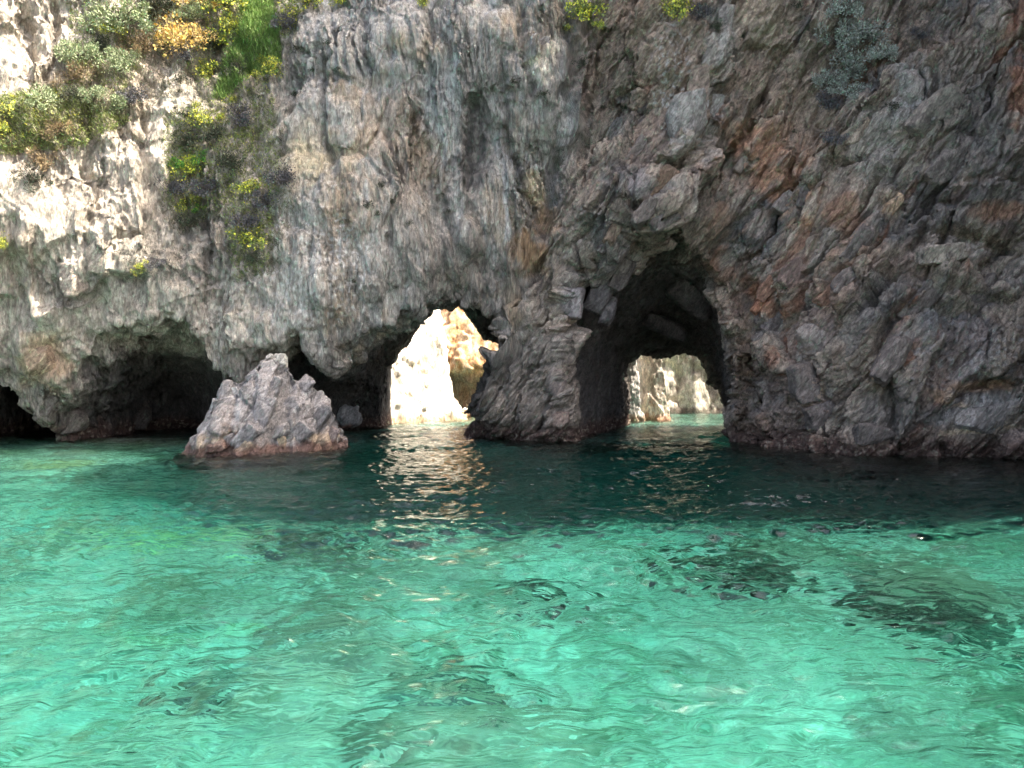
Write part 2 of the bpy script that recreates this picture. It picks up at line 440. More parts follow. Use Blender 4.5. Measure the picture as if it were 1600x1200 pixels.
def cleft_relief(V):
    u0, v0 = to_uv(V)
    m = V[:, 1] / F_PX
    u = u0 + 9 * pn(V[:, 0] * .9, V[:, 1] * .9, V[:, 2] * .9) + 5 * pn(V[:, 0] * 2.7, V[:, 1] * 2.7, V[:, 2] * 2.7)
    v = v0 + 9 * pn(V[:, 0] * .9 + 7, V[:, 1] * .9, V[:, 2] * .9)
    out = np.zeros(len(V))
    for pts, rise, dec, gd, gw in CLEFTS:
        best = np.full(len(V), 1e9); side = np.zeros(len(V)); end = np.zeros(len(V))
        L = [math.dist(pts[i], pts[i + 1]) for i in range(len(pts) - 1)]; tot = sum(L); acc = 0
        for i in range(len(L)):
            (ax, ay), (bx, by) = pts[i], pts[i + 1]
            ex, ey = bx - ax, by - ay
            t = np.clip(((u - ax) * ex + (v - ay) * ey) / L[i] ** 2, 0, 1)
            d = np.hypot(u - ax - t * ex, v - ay - t * ey)
            b = d < best
            best = np.where(b, d, best)
            cr = (ex * (v - ay) - ey * (u - ax))
            if pts[-1][1] > pts[0][1] and abs(pts[-1][1] - pts[0][1]) > .6 * abs(pts[-1][0] - pts[0][0]): cr = -cr
            side = np.where(b, cr, side); end = np.where(b, (acc + t * L[i]) / tot, end); acc += L[i]
        dm = best * m
        fade = ss(0, .12, end) * ss(1, .88, end)
        sd = np.sign(side) * np.sign(rise)
        a = abs(rise)
        out += fade * (np.where(sd > 0, a * np.exp(-dm / dec) * ss(0, .12, dm), -.15 * a * np.exp(-dm / (dec * .5))) - gd * np.exp(-(dm / gw) ** 2))
    return out

def big_relief(V):
    u, v, wR, wL = regions(V)
    x, y, z = V.T
    s, t, yy = strata_xyz(V)
    q = fbm(x * .6, y * .6, z * .6, 3)
    ws, wt = s + .3 * q, t + .22 * pn(x * .5, y * .5, z * .5 + 4)
    # right: beds broken into long blocks
    f1, e1, i1, ax, ay, az_ = cell(ws * .17, yy * .42, wt * .80)
    r1 = RND[i1]
    plate = (r1[:, 3] - .5) * .75 + ax * (r1[:, 0] - .5) * .7 + az_ * (r1[:, 1] - .35) * 1.4
    f2, e2, i2, bx, by, bz = cell(ws * .42 + 3, yy * 1.0, wt * 2.3 + .15 * q)
    r2 = RND[i2]
    plate2 = (r2[:, 3] - .5) * .26 + bz * (r2[:, 1] - .2) * .5 + bx * (r2[:, 0] - .5) * .16
    wB = np.maximum(blob(u, v, 825, 590, 85, 160, 28, .15 * q, .3), blob(u, v, 915, 420, 45, 110, 33, .15 * q, .3))
    plate = plate * (1 - .9 * wB); plate2 = plate2 * (1 - .5 * wB)
    dR = plate * ss(0, .10, e1) + plate2 * ss(0, .12, e2) - .34 * (1 - ss(0, .06, e1)) * (1 - .6 * wB) - .16 * (1 - ss(0, .12, e2)) + .2 * q + .13 * ridge(ws * .22, yy * .5, wt * 1.9, 2)
    # middle: upright flutes and ribs
    wx = x + .5 * pn(x * .5, y * .5, z * .35 + 7) + .12 * pn(x * 1.5, y, z * 1.1) + .10 * z
    fl = ridge(wx * .75, y * .5, z * .10, 2)
    fl2 = ridge(wx * 2.3 + 5, y * .9, z * .20, 3)
    g1, h1, j1, cx, cy, cz = cell(wx * 1.1, y * .8, z * .22 + .3 * q)
    r3 = RND[j1]
    g4, h4, j4, *_ = cell(wx * 1.7 + .15 * q, y * .6, z * .17 + .25 * q)
    g5, h5, j5, *_ = cell(wx * 3.4 + .2 * q, y * 1.2, z * .24 + .3 * q)
    fis = -.26 * (1 - ss(0, .13, h4)) - .13 * (1 - ss(0, .16, h5)) + (RND[j4][:, 2] - .5) * .30 + (RND[j5][:, 2] - .5) * .12
    fm = .12 + 1.1 * ss(-.25, .4, pn(x * .28 + 3, y * .3, z * .20) + .3 * pn(x * .8, y, z * .6))
    fis = fis * fm
    dM = fis + .38 * ridge(wx * .33 + 2, y * .3, z * .07, 1) + .22 * fl - .20 * fl2 * fm + (r3[:, 3] - .5) * .26 * ss(0, .12, h1) - .12 * (1 - ss(0, .08, h1)) + .2 * q
    # left: lumps that end in drips
    k1 = ridge(x * .42, y * .45, z * .22, 2)
    k2 = ridge(x * 1.2 + .3 * q, y * 1.0, z * .55, 3)
    m1, mh, mj, mx_, my_, mz_ = cell(x * .62 + .4 * q, y * .6, z * .40)
    r4 = RND[mj]
    dL = .55 * k1 - .26 * k2 + .8 * fis + (r4[:, 3] - .5) * .30 * ss(0, .1, mh) - .15 * mz_ + .3 * q
    d = dR * wR + (1 - wR) * (dM * (1 - wL) + dL * wL)
    inner = np.maximum(ss(35.0, 37.0, y) * (z < 10), ss(9.5, 8.3, z) * ss(560, 600, u) * ss(1180, 1140, u) * ss(34.2, 35.5, y))
    d = d + cleft_relief(V) * ss(36.5, 36, y) * (1 - inner)
    return d * (1 - .65 * inner), dict(i1=i1, i2=i2, j1=j1, mj=mj, e1=e1, e2=e2, q=q, fl=fl)

def fine_relief(V, info=None):
    u, v, wR, wL = regions(V)
    x, y, z = V.T
    s, t, yy = strata_xyz(V)
    q = pn(x * 1.7, y * 1.7, z * 1.7)
    f1, e1, i1, ax, ay, az_ = cell(s * 1.0 + .2 * q, yy * 2.2, t * 4.8 + .25 * q)
    r = RND[i1]
    dR = (r[:, 3] - .5) * .07 * ss(0, .15, e1) - .055 * (1 - ss(0, .16, e1)) + az_ * .09 + .05 * fbm(s * 1.0, yy * 2, t * 4.5, 3)
    wx = x + .12 * pn(x * 1.3, y, z * .9) + .10 * z
    g1, h1, j1, cx, cy, cz = cell(wx * 4.2 + .3 * q, y * 2.4, z * .55 + .25 * q)
    r3 = RND[j1]
    dM = -.09 * ridge(wx * 5.2, y * 2.5, z * .4, 2) + (r3[:, 3] - .5) * .085 * ss(0, .15, h1) + - .05 * (1 - ss(0, .12, h1)) + .045 * fbm(x * 3, y * 3, z * 2.2, 3)
    dL = -.10 * ridge(x * 3.0, y * 2.6, z * 1.5, 3) + .08 * fbm(x * 4, y * 4, z * 3.2, 3) + (r3[:, 3] - .5) * .06 * ss(0, .15, h1)
    fm = .45 + .7 * ss(-.25, .4, pn(x * .28 + 3, y * .3, z * .20) + .3 * pn(x * .8, y, z * .6))
    dM = dM * fm; dL = dL * fm
    return dR * wR + (1 - wR) * (dM * (1 - wL * .8) + dL * wL * .9)

def blob(u, v, cu, cv, ru, rv, rot=0, nz=None, soft=.45):
    c, s_ = math.cos(math.radians(rot)), math.sin(math.radians(rot))
    a = (u - cu) * c - (v - cv) * s_; b = (u - cu) * s_ + (v - cv) * c
    r = np.sqrt((a / ru) ** 2 + (b / rv) ** 2)
    if nz is not None: r = r + nz
    return 1 - ss(1 - soft, 1 + soft, r)

GREY, DGREY, SLATE, BROWN, TAN = C(.335,.32,.30), C(.175,.17,.16), C(.125,.122,.12), C(.20,.155,.125), C(.36,.30,.235)
ORANGE, RUST, OCHRE, WHITE, PINK = C(.50,.235,.125), C(.27,.125,.075), C(.36,.26,.13), C(.56,.54,.50), C(.36,.27,.23)

def rock_colour(V, info):
    u, v, wR, wL = regions(V)
    x, y, z = V.T
    s, t, yy = strata_xyz(V)
    n = len(V)
    a = fbm(x * .35, y * .35, z * .35, 4)
    b = fbm(x * 1.3 + 5, y * 1.3, z * 1.3, 4)
    bs = fbm(s * .5, yy * .8, t * 2.2, 4)           # streaks along the beds
    bv = fbm(x * 2.2, y * 1.2, z * .3, 4)           # upright streaks
    col = np.tile(GREY, (n, 1))
    # middle
    cm = mixc(col, TAN * .95, ss(-.1, .5, a))
    cm = mixc(cm, DGREY * 1.35, ss(.1, .55, -bv))
    cm = mixc(cm, C(.36,.37,.38), ss(.1, .5, bv) * .8)
    rj = RND[info['j1']]
    cm = cm * (.80 + .40 * rj[:, 1:2])
    # left: paler, chalkier
    cl = mixc(np.tile(C(.44,.40,.35), (n, 1)), C(.30,.27,.235), ss(-.1, .45, b))
    cl = mixc(cl, C(.50,.47,.42), ss(.1, .5, -a))
    rl = RND[info['mj']]
    cl = cl * (.85 + .3 * rl[:, 1:2])
    # right: grey-brown beds with slate, rust and pink blocks
    cr = np.tile(C(.345,.29,.238), (n, 1))
    r1, r2 = RND[info['i1']], RND[info['i2']]
    cr = mixc(cr, SLATE * 1.4, ss(.15, .6, a + .5 * (r1[:, 2] - .5)))
    cr = mixc(cr, BROWN, ss(.0, .45, bs))
    cr = mixc(cr, PINK * .85, ss(.72, .9, r1[:, 0]) * .6)
    cr = mixc(cr, RUST, (ss(.82, .95, r2[:, 1]) * ss(-.2, .3, bs)) * .7)
    cr = mixc(cr, C(.33,.31,.29), ss(.75, .95, r2[:, 2]) * .55)
    cr = cr * (.82 + .33 * r2[:, 3:4]) * (.86 + .28 * r1[:, 3:4])
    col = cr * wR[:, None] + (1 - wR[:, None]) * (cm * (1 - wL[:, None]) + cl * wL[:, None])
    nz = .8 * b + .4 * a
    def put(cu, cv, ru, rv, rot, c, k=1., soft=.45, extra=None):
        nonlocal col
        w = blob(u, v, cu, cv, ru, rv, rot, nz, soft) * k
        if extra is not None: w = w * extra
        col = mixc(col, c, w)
    speck = ss(.0, .5, fbm(x * 5, y * 5, z * 5, 3))
    # upper right: sandy brown slopes
    put(1180, 90, 110, 130, 30, C(.31,.25,.195), .85); put(1240, 180, 60, 130, 35, C(.33,.26,.205), .8)
    put(1420, 40, 110, 60, 0, C(.29,.235,.19), .7); put(1010, 60, 60, 120, 0, C(.28,.225,.175), .8); put(970, 110, 60, 70, 0, C(.28,.225,.18), .8)
    put(1010, 340, 60, 80, 35, BROWN, .6); put(1130, 60, 22, 60, 10, C(.42,.42,.40), .6); put(1185, 40, 30, 40, 0, C(.45,.38,.29), .7)
    stk = ss(-.35, .15, bs) * (.75 + .25 * speck); SAL = C(.46,.275,.185)
    put(1198, 265, 36, 85, 33, SAL, 1, .5, ss(-.5, 0, bs)); put(1120, 330, 26, 60, 33, SAL * .8, .6, .6, stk); put(1140, 470, 22, 90, 15, SAL * .7, .6, .6, stk); put(1330, 390, 60, 30, 35, SAL * .75, .5, .6, stk); put(1232, 232, 24, 60, 33, SAL, .9, .6, stk); put(1170, 320, 18, 60, 35, SAL * .9, .5, .7, stk); put(1250, 170, 40, 70, 33, C(.36,.28,.21), .6, .7, stk)
    put(1090, 300, 30, 40, 35, C(.33,.30,.28), .5); put(1170, 330, 26, 45, 35, C(.36,.33,.31), .6)
    put(1190, 470, 18, 40, 40, C(.36,.17,.10), .8); put(1240, 425, 20, 30, 40, C(.30,.19,.15), .8); put(1290, 460, 26, 24, 30, C(.33,.22,.16), .7); put(1320, 330, 26, 40, 35, C(.31,.18,.12), .7)
    put(1395, 320, 20, 20, 0, C(.50,.38,.25), .8); put(1010, 480, 14, 30, 0, BROWN, .3)
    put(1430, 150, 40, 50, 20, C(.38,.37,.36), .75); put(1370, 230, 40, 60, 30, C(.30,.285,.255), .7); put(1500, 160, 80, 70, 0, C(.23,.215,.19), .5)
    put(1460, 320, 70, 50, 30, SLATE * 1.1, .7); put(1550, 260, 50, 90, 20, SLATE * 1.1, .6); put(1590, 130, 16, 50, 0, C(.36,.17,.10), .7); put(1560, 330, 40, 14, 0, C(.34,.19,.12), .7)
    put(1480, 390, 50, 18, 0, C(.40,.36,.31), .8); put(1520, 388, 24, 12, 0, C(.62,.52,.46), .9, .25); put(1490, 510, 80, 50, 30, C(.30,.30,.31), .7, .5, .4 + .6 * speck)
    put(1450, 560, 40, 60, 25, C(.38,.37,.37), .6, .5, speck); put(1560, 560, 60, 60, 20, C(.34,.34,.34), .7, .5, speck); put(1380, 470, 50, 40, 30, SLATE * 1.2, .6)
    put(1520, 640, 70, 22, 10, C(.36,.35,.34), .8); put(1540, 602, 50, 10, 0, C(.42,.28,.18), .8, .3); put(1480, 625, 30, 10, -20, C(.42,.30,.20), .7, .3); put(1525, 672, 60, 5, 5, C(.50,.40,.28), .8, .3)
    put(1375, 610, 14, 30, 30, C(.40,.33,.23), .7); put(1395, 575, 8, 20, 0, C(.52,.50,.47), .8, .3); put(1395, 640, 60, 40, 0, SLATE * 1.1, .6)
    put(1160, 600, 16, 100, 0, C(.30,.215,.155), .7); put(1190, 680, 20, 30, 0, C(.34,.22,.15), .6); put(1280, 610, 12, 14, 0, C(.45,.35,.25), .8); put(1250, 690, 40, 16, 0, C(.30,.19,.14), .5)
    # lichen-white nose above the arch
    put(1075, 175, 38, 55, 0, C(.55,.55,.55), .75, .5, speck); put(1050, 90, 30, 60, 0, C(.50,.50,.50), .7, .5, speck); put(1115, 165, 20, 26, 0, C(.50,.50,.51), .7, .5, speck)
    put(895, 470, 18, 26, 15, C(.36,.35,.38), .9, .3); put(1000, 290, 24, 40, 40, C(.27,.26,.28), .6); put(950, 450, 40, 40, 0, C(.22,.21,.22), .7)
    put(870, 600, 16, 26, 10, C(.30,.27,.25), .7); put(822, 620, 12, 16, 0, C(.30,.23,.19), .8); put(875, 660, 12, 18, 0, C(.34,.26,.22), .7)
    put(830, 580, 70, 130, 28, C(.29,.26,.23), .75); put(900, 400, 60, 60, 30, C(.28,.245,.21), .6)
    # contact of the two rocks: ochre stains
    put(820, 390, 24, 34, 20, C(.38,.24,.12), .75); put(835, 300, 14, 40, 10, C(.40,.30,.17), .8); put(855, 345, 18, 20, 0, C(.40,.27,.17), .6); put(800, 470, 14, 40, 20, C(.25,.19,.11), .6)
    # middle
    put(845, 105, 19, 23, 0, C(.80,.74,.62), 1, .25); put(862, 72, 15, 13, 0, C(.70,.64,.52), .9, .3); put(833, 290, 10, 22, 10, C(.62,.52,.38), .8)
    put(480, 245, 40, 32, 30, C(.44,.38,.26), .8, .5); put(560, 230, 14, 50, -35, C(.46,.38,.27), .7, .4); put(600, 200, 50, 60, 0, C(.38,.31,.25), .7); put(650, 260, 30, 60, 0, C(.33,.25,.185), .6); put(590, 60, 30, 40, 0, C(.36,.30,.24), .5)
    put(700, 150, 34, 80, 0, C(.42,.43,.44), .7); put(540, 60, 80, 60, 0, C(.38,.385,.39), .6); put(640, 20, 30, 50, 0, C(.40,.40,.40), .5); put(740, 240, 22, 70, 0, SLATE * .75, .9, .4)  # the last patch paints in the gully's shadow
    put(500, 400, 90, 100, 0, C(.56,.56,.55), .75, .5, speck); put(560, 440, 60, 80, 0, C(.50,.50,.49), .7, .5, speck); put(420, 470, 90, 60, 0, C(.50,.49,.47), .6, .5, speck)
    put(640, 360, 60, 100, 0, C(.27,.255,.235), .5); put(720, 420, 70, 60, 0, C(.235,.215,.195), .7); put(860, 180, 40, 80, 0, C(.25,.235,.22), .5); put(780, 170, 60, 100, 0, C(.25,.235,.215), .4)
    # left: earth under the plants, tan washes
    put(360, 260, 80, 160, 0, C(.22,.205,.18), .6); put(330, 60, 110, 80, 0, C(.20,.17,.125), .6); put(150, 150, 110, 60, 0, C(.27,.225,.16), .6); put(240, 420, 80, 60, 0, C(.30,.285,.25), .7)
    put(70, 560, 40, 40, 0, C(.50,.33,.20), .6); put(20, 220, 30, 26, 0, C(.50,.28,.16), .6); put(20, 400, 40, 60, 0, C(.46,.38,.31), .5); put(260, 190, 26, 90, 0, C(.46,.43,.38), .7); put(235, 110, 30, 40, 0, C(.42,.36,.30), .7)
    # cave and overhang shade painted into the low, damp rock; weed and algae at the tide line
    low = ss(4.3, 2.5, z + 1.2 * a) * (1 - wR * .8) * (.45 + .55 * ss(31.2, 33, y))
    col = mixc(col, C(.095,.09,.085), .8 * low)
    col = mixc(col, C(.05,.048,.046), .75 * ss(4.6, 3.4, z + .6 * a) * ss(32.6, 34.5, y) * (1 - wR))  # cave interiors blackened in colour to deepen their shade
    arch_shade = ss(33.5, 36.5, y) * ss(9.5, 7.5, z) * ss(400, 420, u + 0 * u)
    col = mixc(col, C(.07,.066,.064), arch_shade * .85)  # shade inside the arches mixed into the rock colour
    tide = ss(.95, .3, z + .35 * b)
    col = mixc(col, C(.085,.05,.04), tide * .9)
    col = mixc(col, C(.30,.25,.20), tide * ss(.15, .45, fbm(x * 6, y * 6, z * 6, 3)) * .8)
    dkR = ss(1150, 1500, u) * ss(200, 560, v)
    col = col * C(1.05, 1.01, .93) * (1 - .12 * dkR)[:, None] * (1 + .04 * ss(300, 150, u) * ss(450, 350, v))[:, None]  # last factor lifts the sunlit upper left in the colour itself
    return np.clip(col, .02, .85), wR

def build_rock(name, fn, lo, hi, h, levels, select, big, fine, colour, mat, origin=None):
    V, Q = surface_nets(fn, lo, hi, h)
    V = relax(V, Q, 1, .3)
    sel = select(V, Q)
    for lv in range(levels):
        V, Q, s2 = subdivide(V, Q, sel)
        mv = np.zeros(len(V), bool); mv[np.unique(Q[s2])] = True
        ix = np.nonzero(mv)[0]
        for _ in range(2):
            N = vnormals(V, Q)
            d = fn(*V[ix].T.astype(np.float32))
            V[ix] -= N[ix] * np.clip(d, -.1, .1)[:, None]
        sel = s2
    N = vnormals(V, Q)
    d, info = big(V)
    V = V + N * d[:, None]
    V = relax(V, Q, 1, .35)
    N = vnormals(V, Q)
    V = V + N * fine(V)[:, None]
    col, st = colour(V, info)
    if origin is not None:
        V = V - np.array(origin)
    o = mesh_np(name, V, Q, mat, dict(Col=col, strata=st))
    if origin is not None: o.location = origin
    return o

def front_select(V, Q):
    c = V[Q].mean(1)
    u, v = to_uv(c)
    d1 = V[Q[:, 2]] - V[Q[:, 0]]; d2 = V[Q[:, 3]] - V[Q[:, 1]]
    n = np.cross(d1, d2); n /= np.linalg.norm(n, axis=1)[:, None] + 1e-9
    vd = c - np.array([0, 0, CAMZ]); vd /= np.linalg.norm(vd, axis=1)[:, None]
    return (u > -90) & (u < 1690) & (v > -90) & (c[:, 2] > -.9) & ((n * vd).sum(1) < .30) & (c[:, 1] < 48)

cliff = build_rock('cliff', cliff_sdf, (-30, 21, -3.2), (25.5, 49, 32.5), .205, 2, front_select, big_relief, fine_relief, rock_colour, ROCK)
tag(cliff, 'tall grey and brown sea cliff with a big dark arch and a long overhang', kind='structure')

# ------------------------------------------------------------------ headland out of frame on the right (it shades the bay)
def headland():
    xs = np.concatenate([np.arange(12, 30, .5), np.arange(30, 90, 3.)]); ys = np.arange(6, 46, .5)
    X, Y = np.meshgrid(xs, ys, indexing='ij')
    x, y = X.ravel(), Y.ravel()
    top = np.interp(y, [16.2, 17.3, 18.8, 19.8, 21.0, 28.0, 30.0, 35, 37.5, 39], [0, 40, 46, 54, 60, 66, 80, 84, 70, 0])
    edge = np.interp(y, [6, 13, 16, 22, 27, 46], [19, 16.0, 15.2, 18.2, 19.6, 22])
    rise = ss(-.5, 5.5, x - edge + 1.0 * pn(x * .2, y * .3, x * 0))
    z = -5 + (top * (1 + .05 * pn(x * .15, y * .2, 0 * x + 3)) + 5) * rise
    z += 1.2 * fbm(x * .4, y * .4, z * .15, 4) * rise
    V = np.stack([x + .8 * pn(x * .3, y * .3, z * .2), y + .3 * pn(x * .3, y * .3, z * .2 + 9), z], 1)
    nx, ny = X.shape
    i = np.arange(nx * ny).reshape(nx, ny)
    Q = np.stack([i[:-1, :-1], i[1:, :-1], i[1:, 1:], i[:-1, 1:]], -1).reshape(-1, 4)
    a = fbm(x * .3, y * .3, z * .3, 4)
    col = mixc(np.tile(C(.25,.225,.20), (len(x), 1)), BROWN, ss(-.2, .4, a))
    o = mesh_np('headland', V, Q, ROCK, dict(Col=col, strata=np.ones(len(x))))
    tag(o, 'high rocky headland closing the right side of the bay', kind='structure')
headland()

# ------------------------------------------------------------------ seabed and water
def bed_height(x, y):
    base = -2.7 - 3.2 * ss(16, 23, y) * ss(-13, -5, x)
    base = base + (np.minimum(-1.5 + 0 * y, -1.5) - base) * ss(30, 36, y)
    base = base + 1.0 * (y < 36) * ss(-9, -15, x) * ss(20, 28, y)
    u = CU + x / np.maximum(y, 1) * F_PX
    return base + .35 * fbm(x * .35, y * .35, 0 * x, 4) + .16 * fbm(x * 1.6, y * 1.6, 0 * x + 4, 3)
def graded(a, b, n, p):
    return a + (b - a) * np.linspace(0, 1, n) ** p
def seabed():
    ys = np.concatenate([-graded(2, 120, 20, 2)[::-1], np.arange(-1.9, 40, .16), graded(40.2, 120, 60, 1.6)])
    xs = np.concatenate([-graded(24, 140, 25, 2)[::-1], np.arange(-23.8, 24, .16), graded(24, 140, 25, 2)])
    X, Y = np.meshgrid(xs, ys, indexing='ij'); x, y = X.ravel(), Y.ravel()
    z = bed_height(x, y)
    f, e, i, *_ = cell(x * .45 + .5 * pn(x * .6, y * .6, 0 * x), y * .45, 0 * x + .5)
    r = RND[i]
    stone = ss(.62, .72, r[:, 3]) * ss(0, .28, e)
    z = z + .55 * stone * (.6 + .5 * r[:, 0])
    f2, e2, i2, *_ = cell(x * 2.1 + .3 * pn(x, y, 0 * x), y * 2.1, 0 * x + .3)
    r2 = RND[i2]
    cob = ss(.52, .6, r2[:, 3]) * ss(0, .3, e2)
    z = z + .13 * cob
    a = fbm(x * .5, y * .5, 0 * x + 7, 5, .6); b = fbm(x * 2.3, y * 2.3, 0 * x + 2, 4, .6)
    col = np.tile(C(.33,.32,.25), (len(x), 1))
    col = mixc(col, C(.53,.50,.40), ss(.1, .4, -a + .4 * b) * .8); col = mixc(col, C(.24,.25,.14), ss(-.1, .4, a) * .7)
    col = mixc(col, C(.30,.28,.18), ss(.0, .45, b) * .75)
    col = mixc(col, C(.11,.115,.07), ss(.16, .34, a + .35 * b) * .9)
    col = mixc(col, C(.13,.13,.085), stone * ss(.35, .6, r[:, 1]) * .85)
    col = mixc(col, C(.15,.155,.10), cob * ss(.3, .6, r2[:, 0]) * .8); col = mixc(col, C(.55,.52,.42), cob * ss(.5, .2, r2[:, 0]) * .4)
    deep = ss(17, 22, y) * ss(-13, -6, x) * ss(48.5, 47, y)
    col = mixc(col, C(.17,.20,.19), deep * .5)  # bed colour darkened to strengthen the shade over the deeper water
    # ochre weed on the shoal at the left
    col = mixc(col, C(.42,.26,.10), ss(1.2, .4, np.hypot((x + 15) / 1.6, (y - 26.5) / 1.3) + .5 * b) * .7)
    col = mixc(col, C(.50,.44,.18), ss(1.2, .4, np.hypot((x + 6.5) / 3.2, (y - 16.6) / .6) + .5 * b) * .8)
    nx, ny = X.shape; i = np.arange(nx * ny).reshape(nx, ny)
    Q = np.stack([i[:-1, :-1], i[1:, :-1], i[1:, 1:], i[:-1, 1:]], -1).reshape(-1, 4)
    m, nt, bs = new_mat('sand and weed')
    at = nd(nt, 'ShaderNodeAttribute', attribute_name='Col')
    tc = nd(nt, 'ShaderNodeTexCoord')
    n = nd(nt, 'ShaderNodeTexNoise', Scale=3.5, Detail=8.0, Roughness=.7)
    nt.links.new(tc.outputs['Object'], n.inputs[0])
    r = nd(nt, 'ShaderNodeMapRange'); r.inputs[1].default_value = .35; r.inputs[2].default_value = .65; r.inputs[3].default_value = .6; r.inputs[4].default_value = 1.25
    nt.links.new(n.outputs['Fac'], r.inputs[0])
    sc = nd(nt, 'ShaderNodeVectorMath', operation='SCALE')
    nt.links.new(at.outputs['Color'], sc.inputs[0]); nt.links.new(r.outputs[0], sc.inputs[3]); nt.links.new(sc.outputs[0], bs.inputs['Base Color'])
    bs.inputs['Roughness'].default_value = 1; bs.inputs['Specular IOR Level'].default_value = 0
    tag(mesh_np('seabed', np.stack([x, y, z], 1), Q, m, dict(Col=np.clip(col, 0, .8))), 'pale sandy seabed with dark weed patches seen through the water', kind='structure')
seabed()

def water():
    r = np.random.default_rng(5)
    ys = np.concatenate([-graded(1.5, 110, 16, 2)[::-1], np.arange(-1.2, 2.4, .15), 2.4 * (46 / 2.4) ** np.linspace(0, 1, 640), graded(46.5, 110, 40, 1.5)])
    s = np.concatenate([-graded(1, 9, 26, 2)[:0:-1], np.linspace(-1, 1, 760), graded(1, 9, 26, 2)[1:]])
    Y = np.repeat(ys[None, :], len(s), 0)
    X = s[:, None] * (.68 * np.maximum(Y, 1.5) + 2.5)
    X = np.where(np.abs(s[:, None]) > 1, np.sign(s[:, None]) * ((.68 * np.maximum(Y, 1.5) + 2.5) + (np.abs(s[:, None]) - 1) / 8 * (120 - (.68 * np.maximum(Y, 1.5) + 2.5))), X)
    x, y = X.ravel(), Y.ravel()
    z = np.zeros_like(x)
    # gentle chop running in from the left front, over short confused ripples
    wx = x + .6 * pn(x * .35, y * .35, 0 * x); wy = y + .6 * pn(x * .35 + 9, y * .35, 0 * x)
    ph = np.random.default_rng(8)
    for k in range(56):
        lam = 10 ** ph.uniform(-.62, .62)
        th = ph.normal(1.95, .55 if lam > .8 else 1.0)
        kx, ky = 2 * np.pi / lam * np.cos(th), 2 * np.pi / lam * np.sin(th)
        amp = .0105 * lam ** .72 * ph.uniform(.4, 1) * (1 - .62 * float(np.clip((lam - .8) / 1.2, 0, 1)))
        px = np.maximum(y, 2) * y / 2.6 / 800 if False else np.maximum(y, 2) / 800 * 4
        z += amp * np.sin(kx * wx + ky * wy + ph.uniform(0, 7)) * np.clip(lam / (px * 3), 0, 1)
    gust = .75 + .6 * ss(-.4, .5, fbm(x * .12, y * .12, 0 * x + 1, 3))
    z *= gust
    nx, ny = X.shape
    i = np.arange(nx * ny).reshape(nx, ny)
    Q = np.stack([i[:-1, :-1], i[1:, :-1], i[1:, 1:], i[:-1, 1:]], -1).reshape(-1, 4)
    # sides and floor close the body of water
    V = np.stack([x, y, z], 1)
    rim = np.concatenate([i[:, 0], i[-1, 1:], i[::-1, -1][1:], i[0, ::-1][1:-1]])
    low = V[rim].copy(); low[:, 2] = -9
    lb = len(V) + np.arange(len(rim))
    rn, ln = np.roll(rim, -1), np.roll(lb, -1)
    Qs = np.stack([rim, lb, ln, rn], 1)
    V = np.vstack([V, low])
    cid = len(V); V = np.vstack([V, [[0, 0, -9]]])
    Qb = np.stack([lb, np.full(len(lb), cid), np.full(len(lb), cid), ln], 1)
    # floor as a strip of quads between the two long sides would be fiddly: use triangles joined as a second loop size
    me = bpy.data.meshes.new('water')
    quads = np.vstack([Q, Qs]).astype(np.int32); tris = np.stack([ln, lb, np.full(len(lb), cid)], 1).astype(np.int32)
    me.vertices.add(len(V)); me.vertices.foreach_set('co', V.astype(np.float32).ravel())
    loops = np.concatenate([quads.ravel(), tris.ravel()])
    me.loops.add(len(loops)); me.loops.foreach_set('vertex_index', loops)
    npoly = len(quads) + len(tris)
    me.polygons.add(npoly)
    me.polygons.foreach_set('loop_start', np.concatenate([np.arange(len(quads)) * 4, len(quads) * 4 + np.arange(len(tris)) * 3]).astype(np.int32))
    me.polygons.foreach_set('loop_total', np.concatenate([np.full(len(quads), 4), np.full(len(tris), 3)]).astype(np.int32))
    sm = np.zeros(npoly, bool); sm[:len(Q)] = True
    me.polygons.foreach_set('use_smooth', sm)
    me.update(calc_edges=True)
    m = bpy.data.materials.new('sea water'); m.use_nodes = True
    nt = m.node_tree; nt.nodes.clear(); L = nt.links.new
    out = nd(nt, 'ShaderNodeOutputMaterial')
    gl = nd(nt, 'ShaderNodeBsdfRefraction', IOR=1.33, Roughness=0.0)
    tr = nd(nt, 'ShaderNodeBsdfTransparent')
    mx = nd(nt, 'ShaderNodeMixShader'); mx.inputs[0].default_value = .26
    gs = nd(nt, 'ShaderNodeBsdfGlossy', Roughness=0.0); fr = nd(nt, 'ShaderNodeFresnel', IOR=1.33); mf = nd(nt, 'ShaderNodeMixShader')
    tc = nd(nt, 'ShaderNodeTexCoord')
    n1 = nd(nt, 'ShaderNodeTexNoise', Scale=3.2, Detail=2.0, Roughness=.5, Distortion=.5)
    mp = nd(nt, 'ShaderNodeMapping'); mp.inputs['Rotation'].default_value = (0, 0, math.radians(-20)); mp.inputs['Scale'].default_value = (1, 2.0, 1)
    L(tc.outputs['Object'], mp.inputs[0]); L(mp.outputs[0], n1.inputs[0])
    bp = nd(nt, 'ShaderNodeBump', Strength=.95, Distance=.055)
    L(n1.outputs['Fac'], bp.inputs['Height']); L(bp.outputs[0], gl.inputs['Normal'])
    L(gl.outputs[0], mx.inputs[1]); L(tr.outputs[0], mx.inputs[2]); L(bp.outputs[0], gs.inputs['Normal']); L(bp.outputs[0], fr.inputs['Normal'])
    L(fr.outputs[0], mf.inputs[0]); L(mx.outputs[0], mf.inputs[1]); L(gs.outputs[0], mf.inputs[2]); L(mf.outputs[0], out.inputs[0])
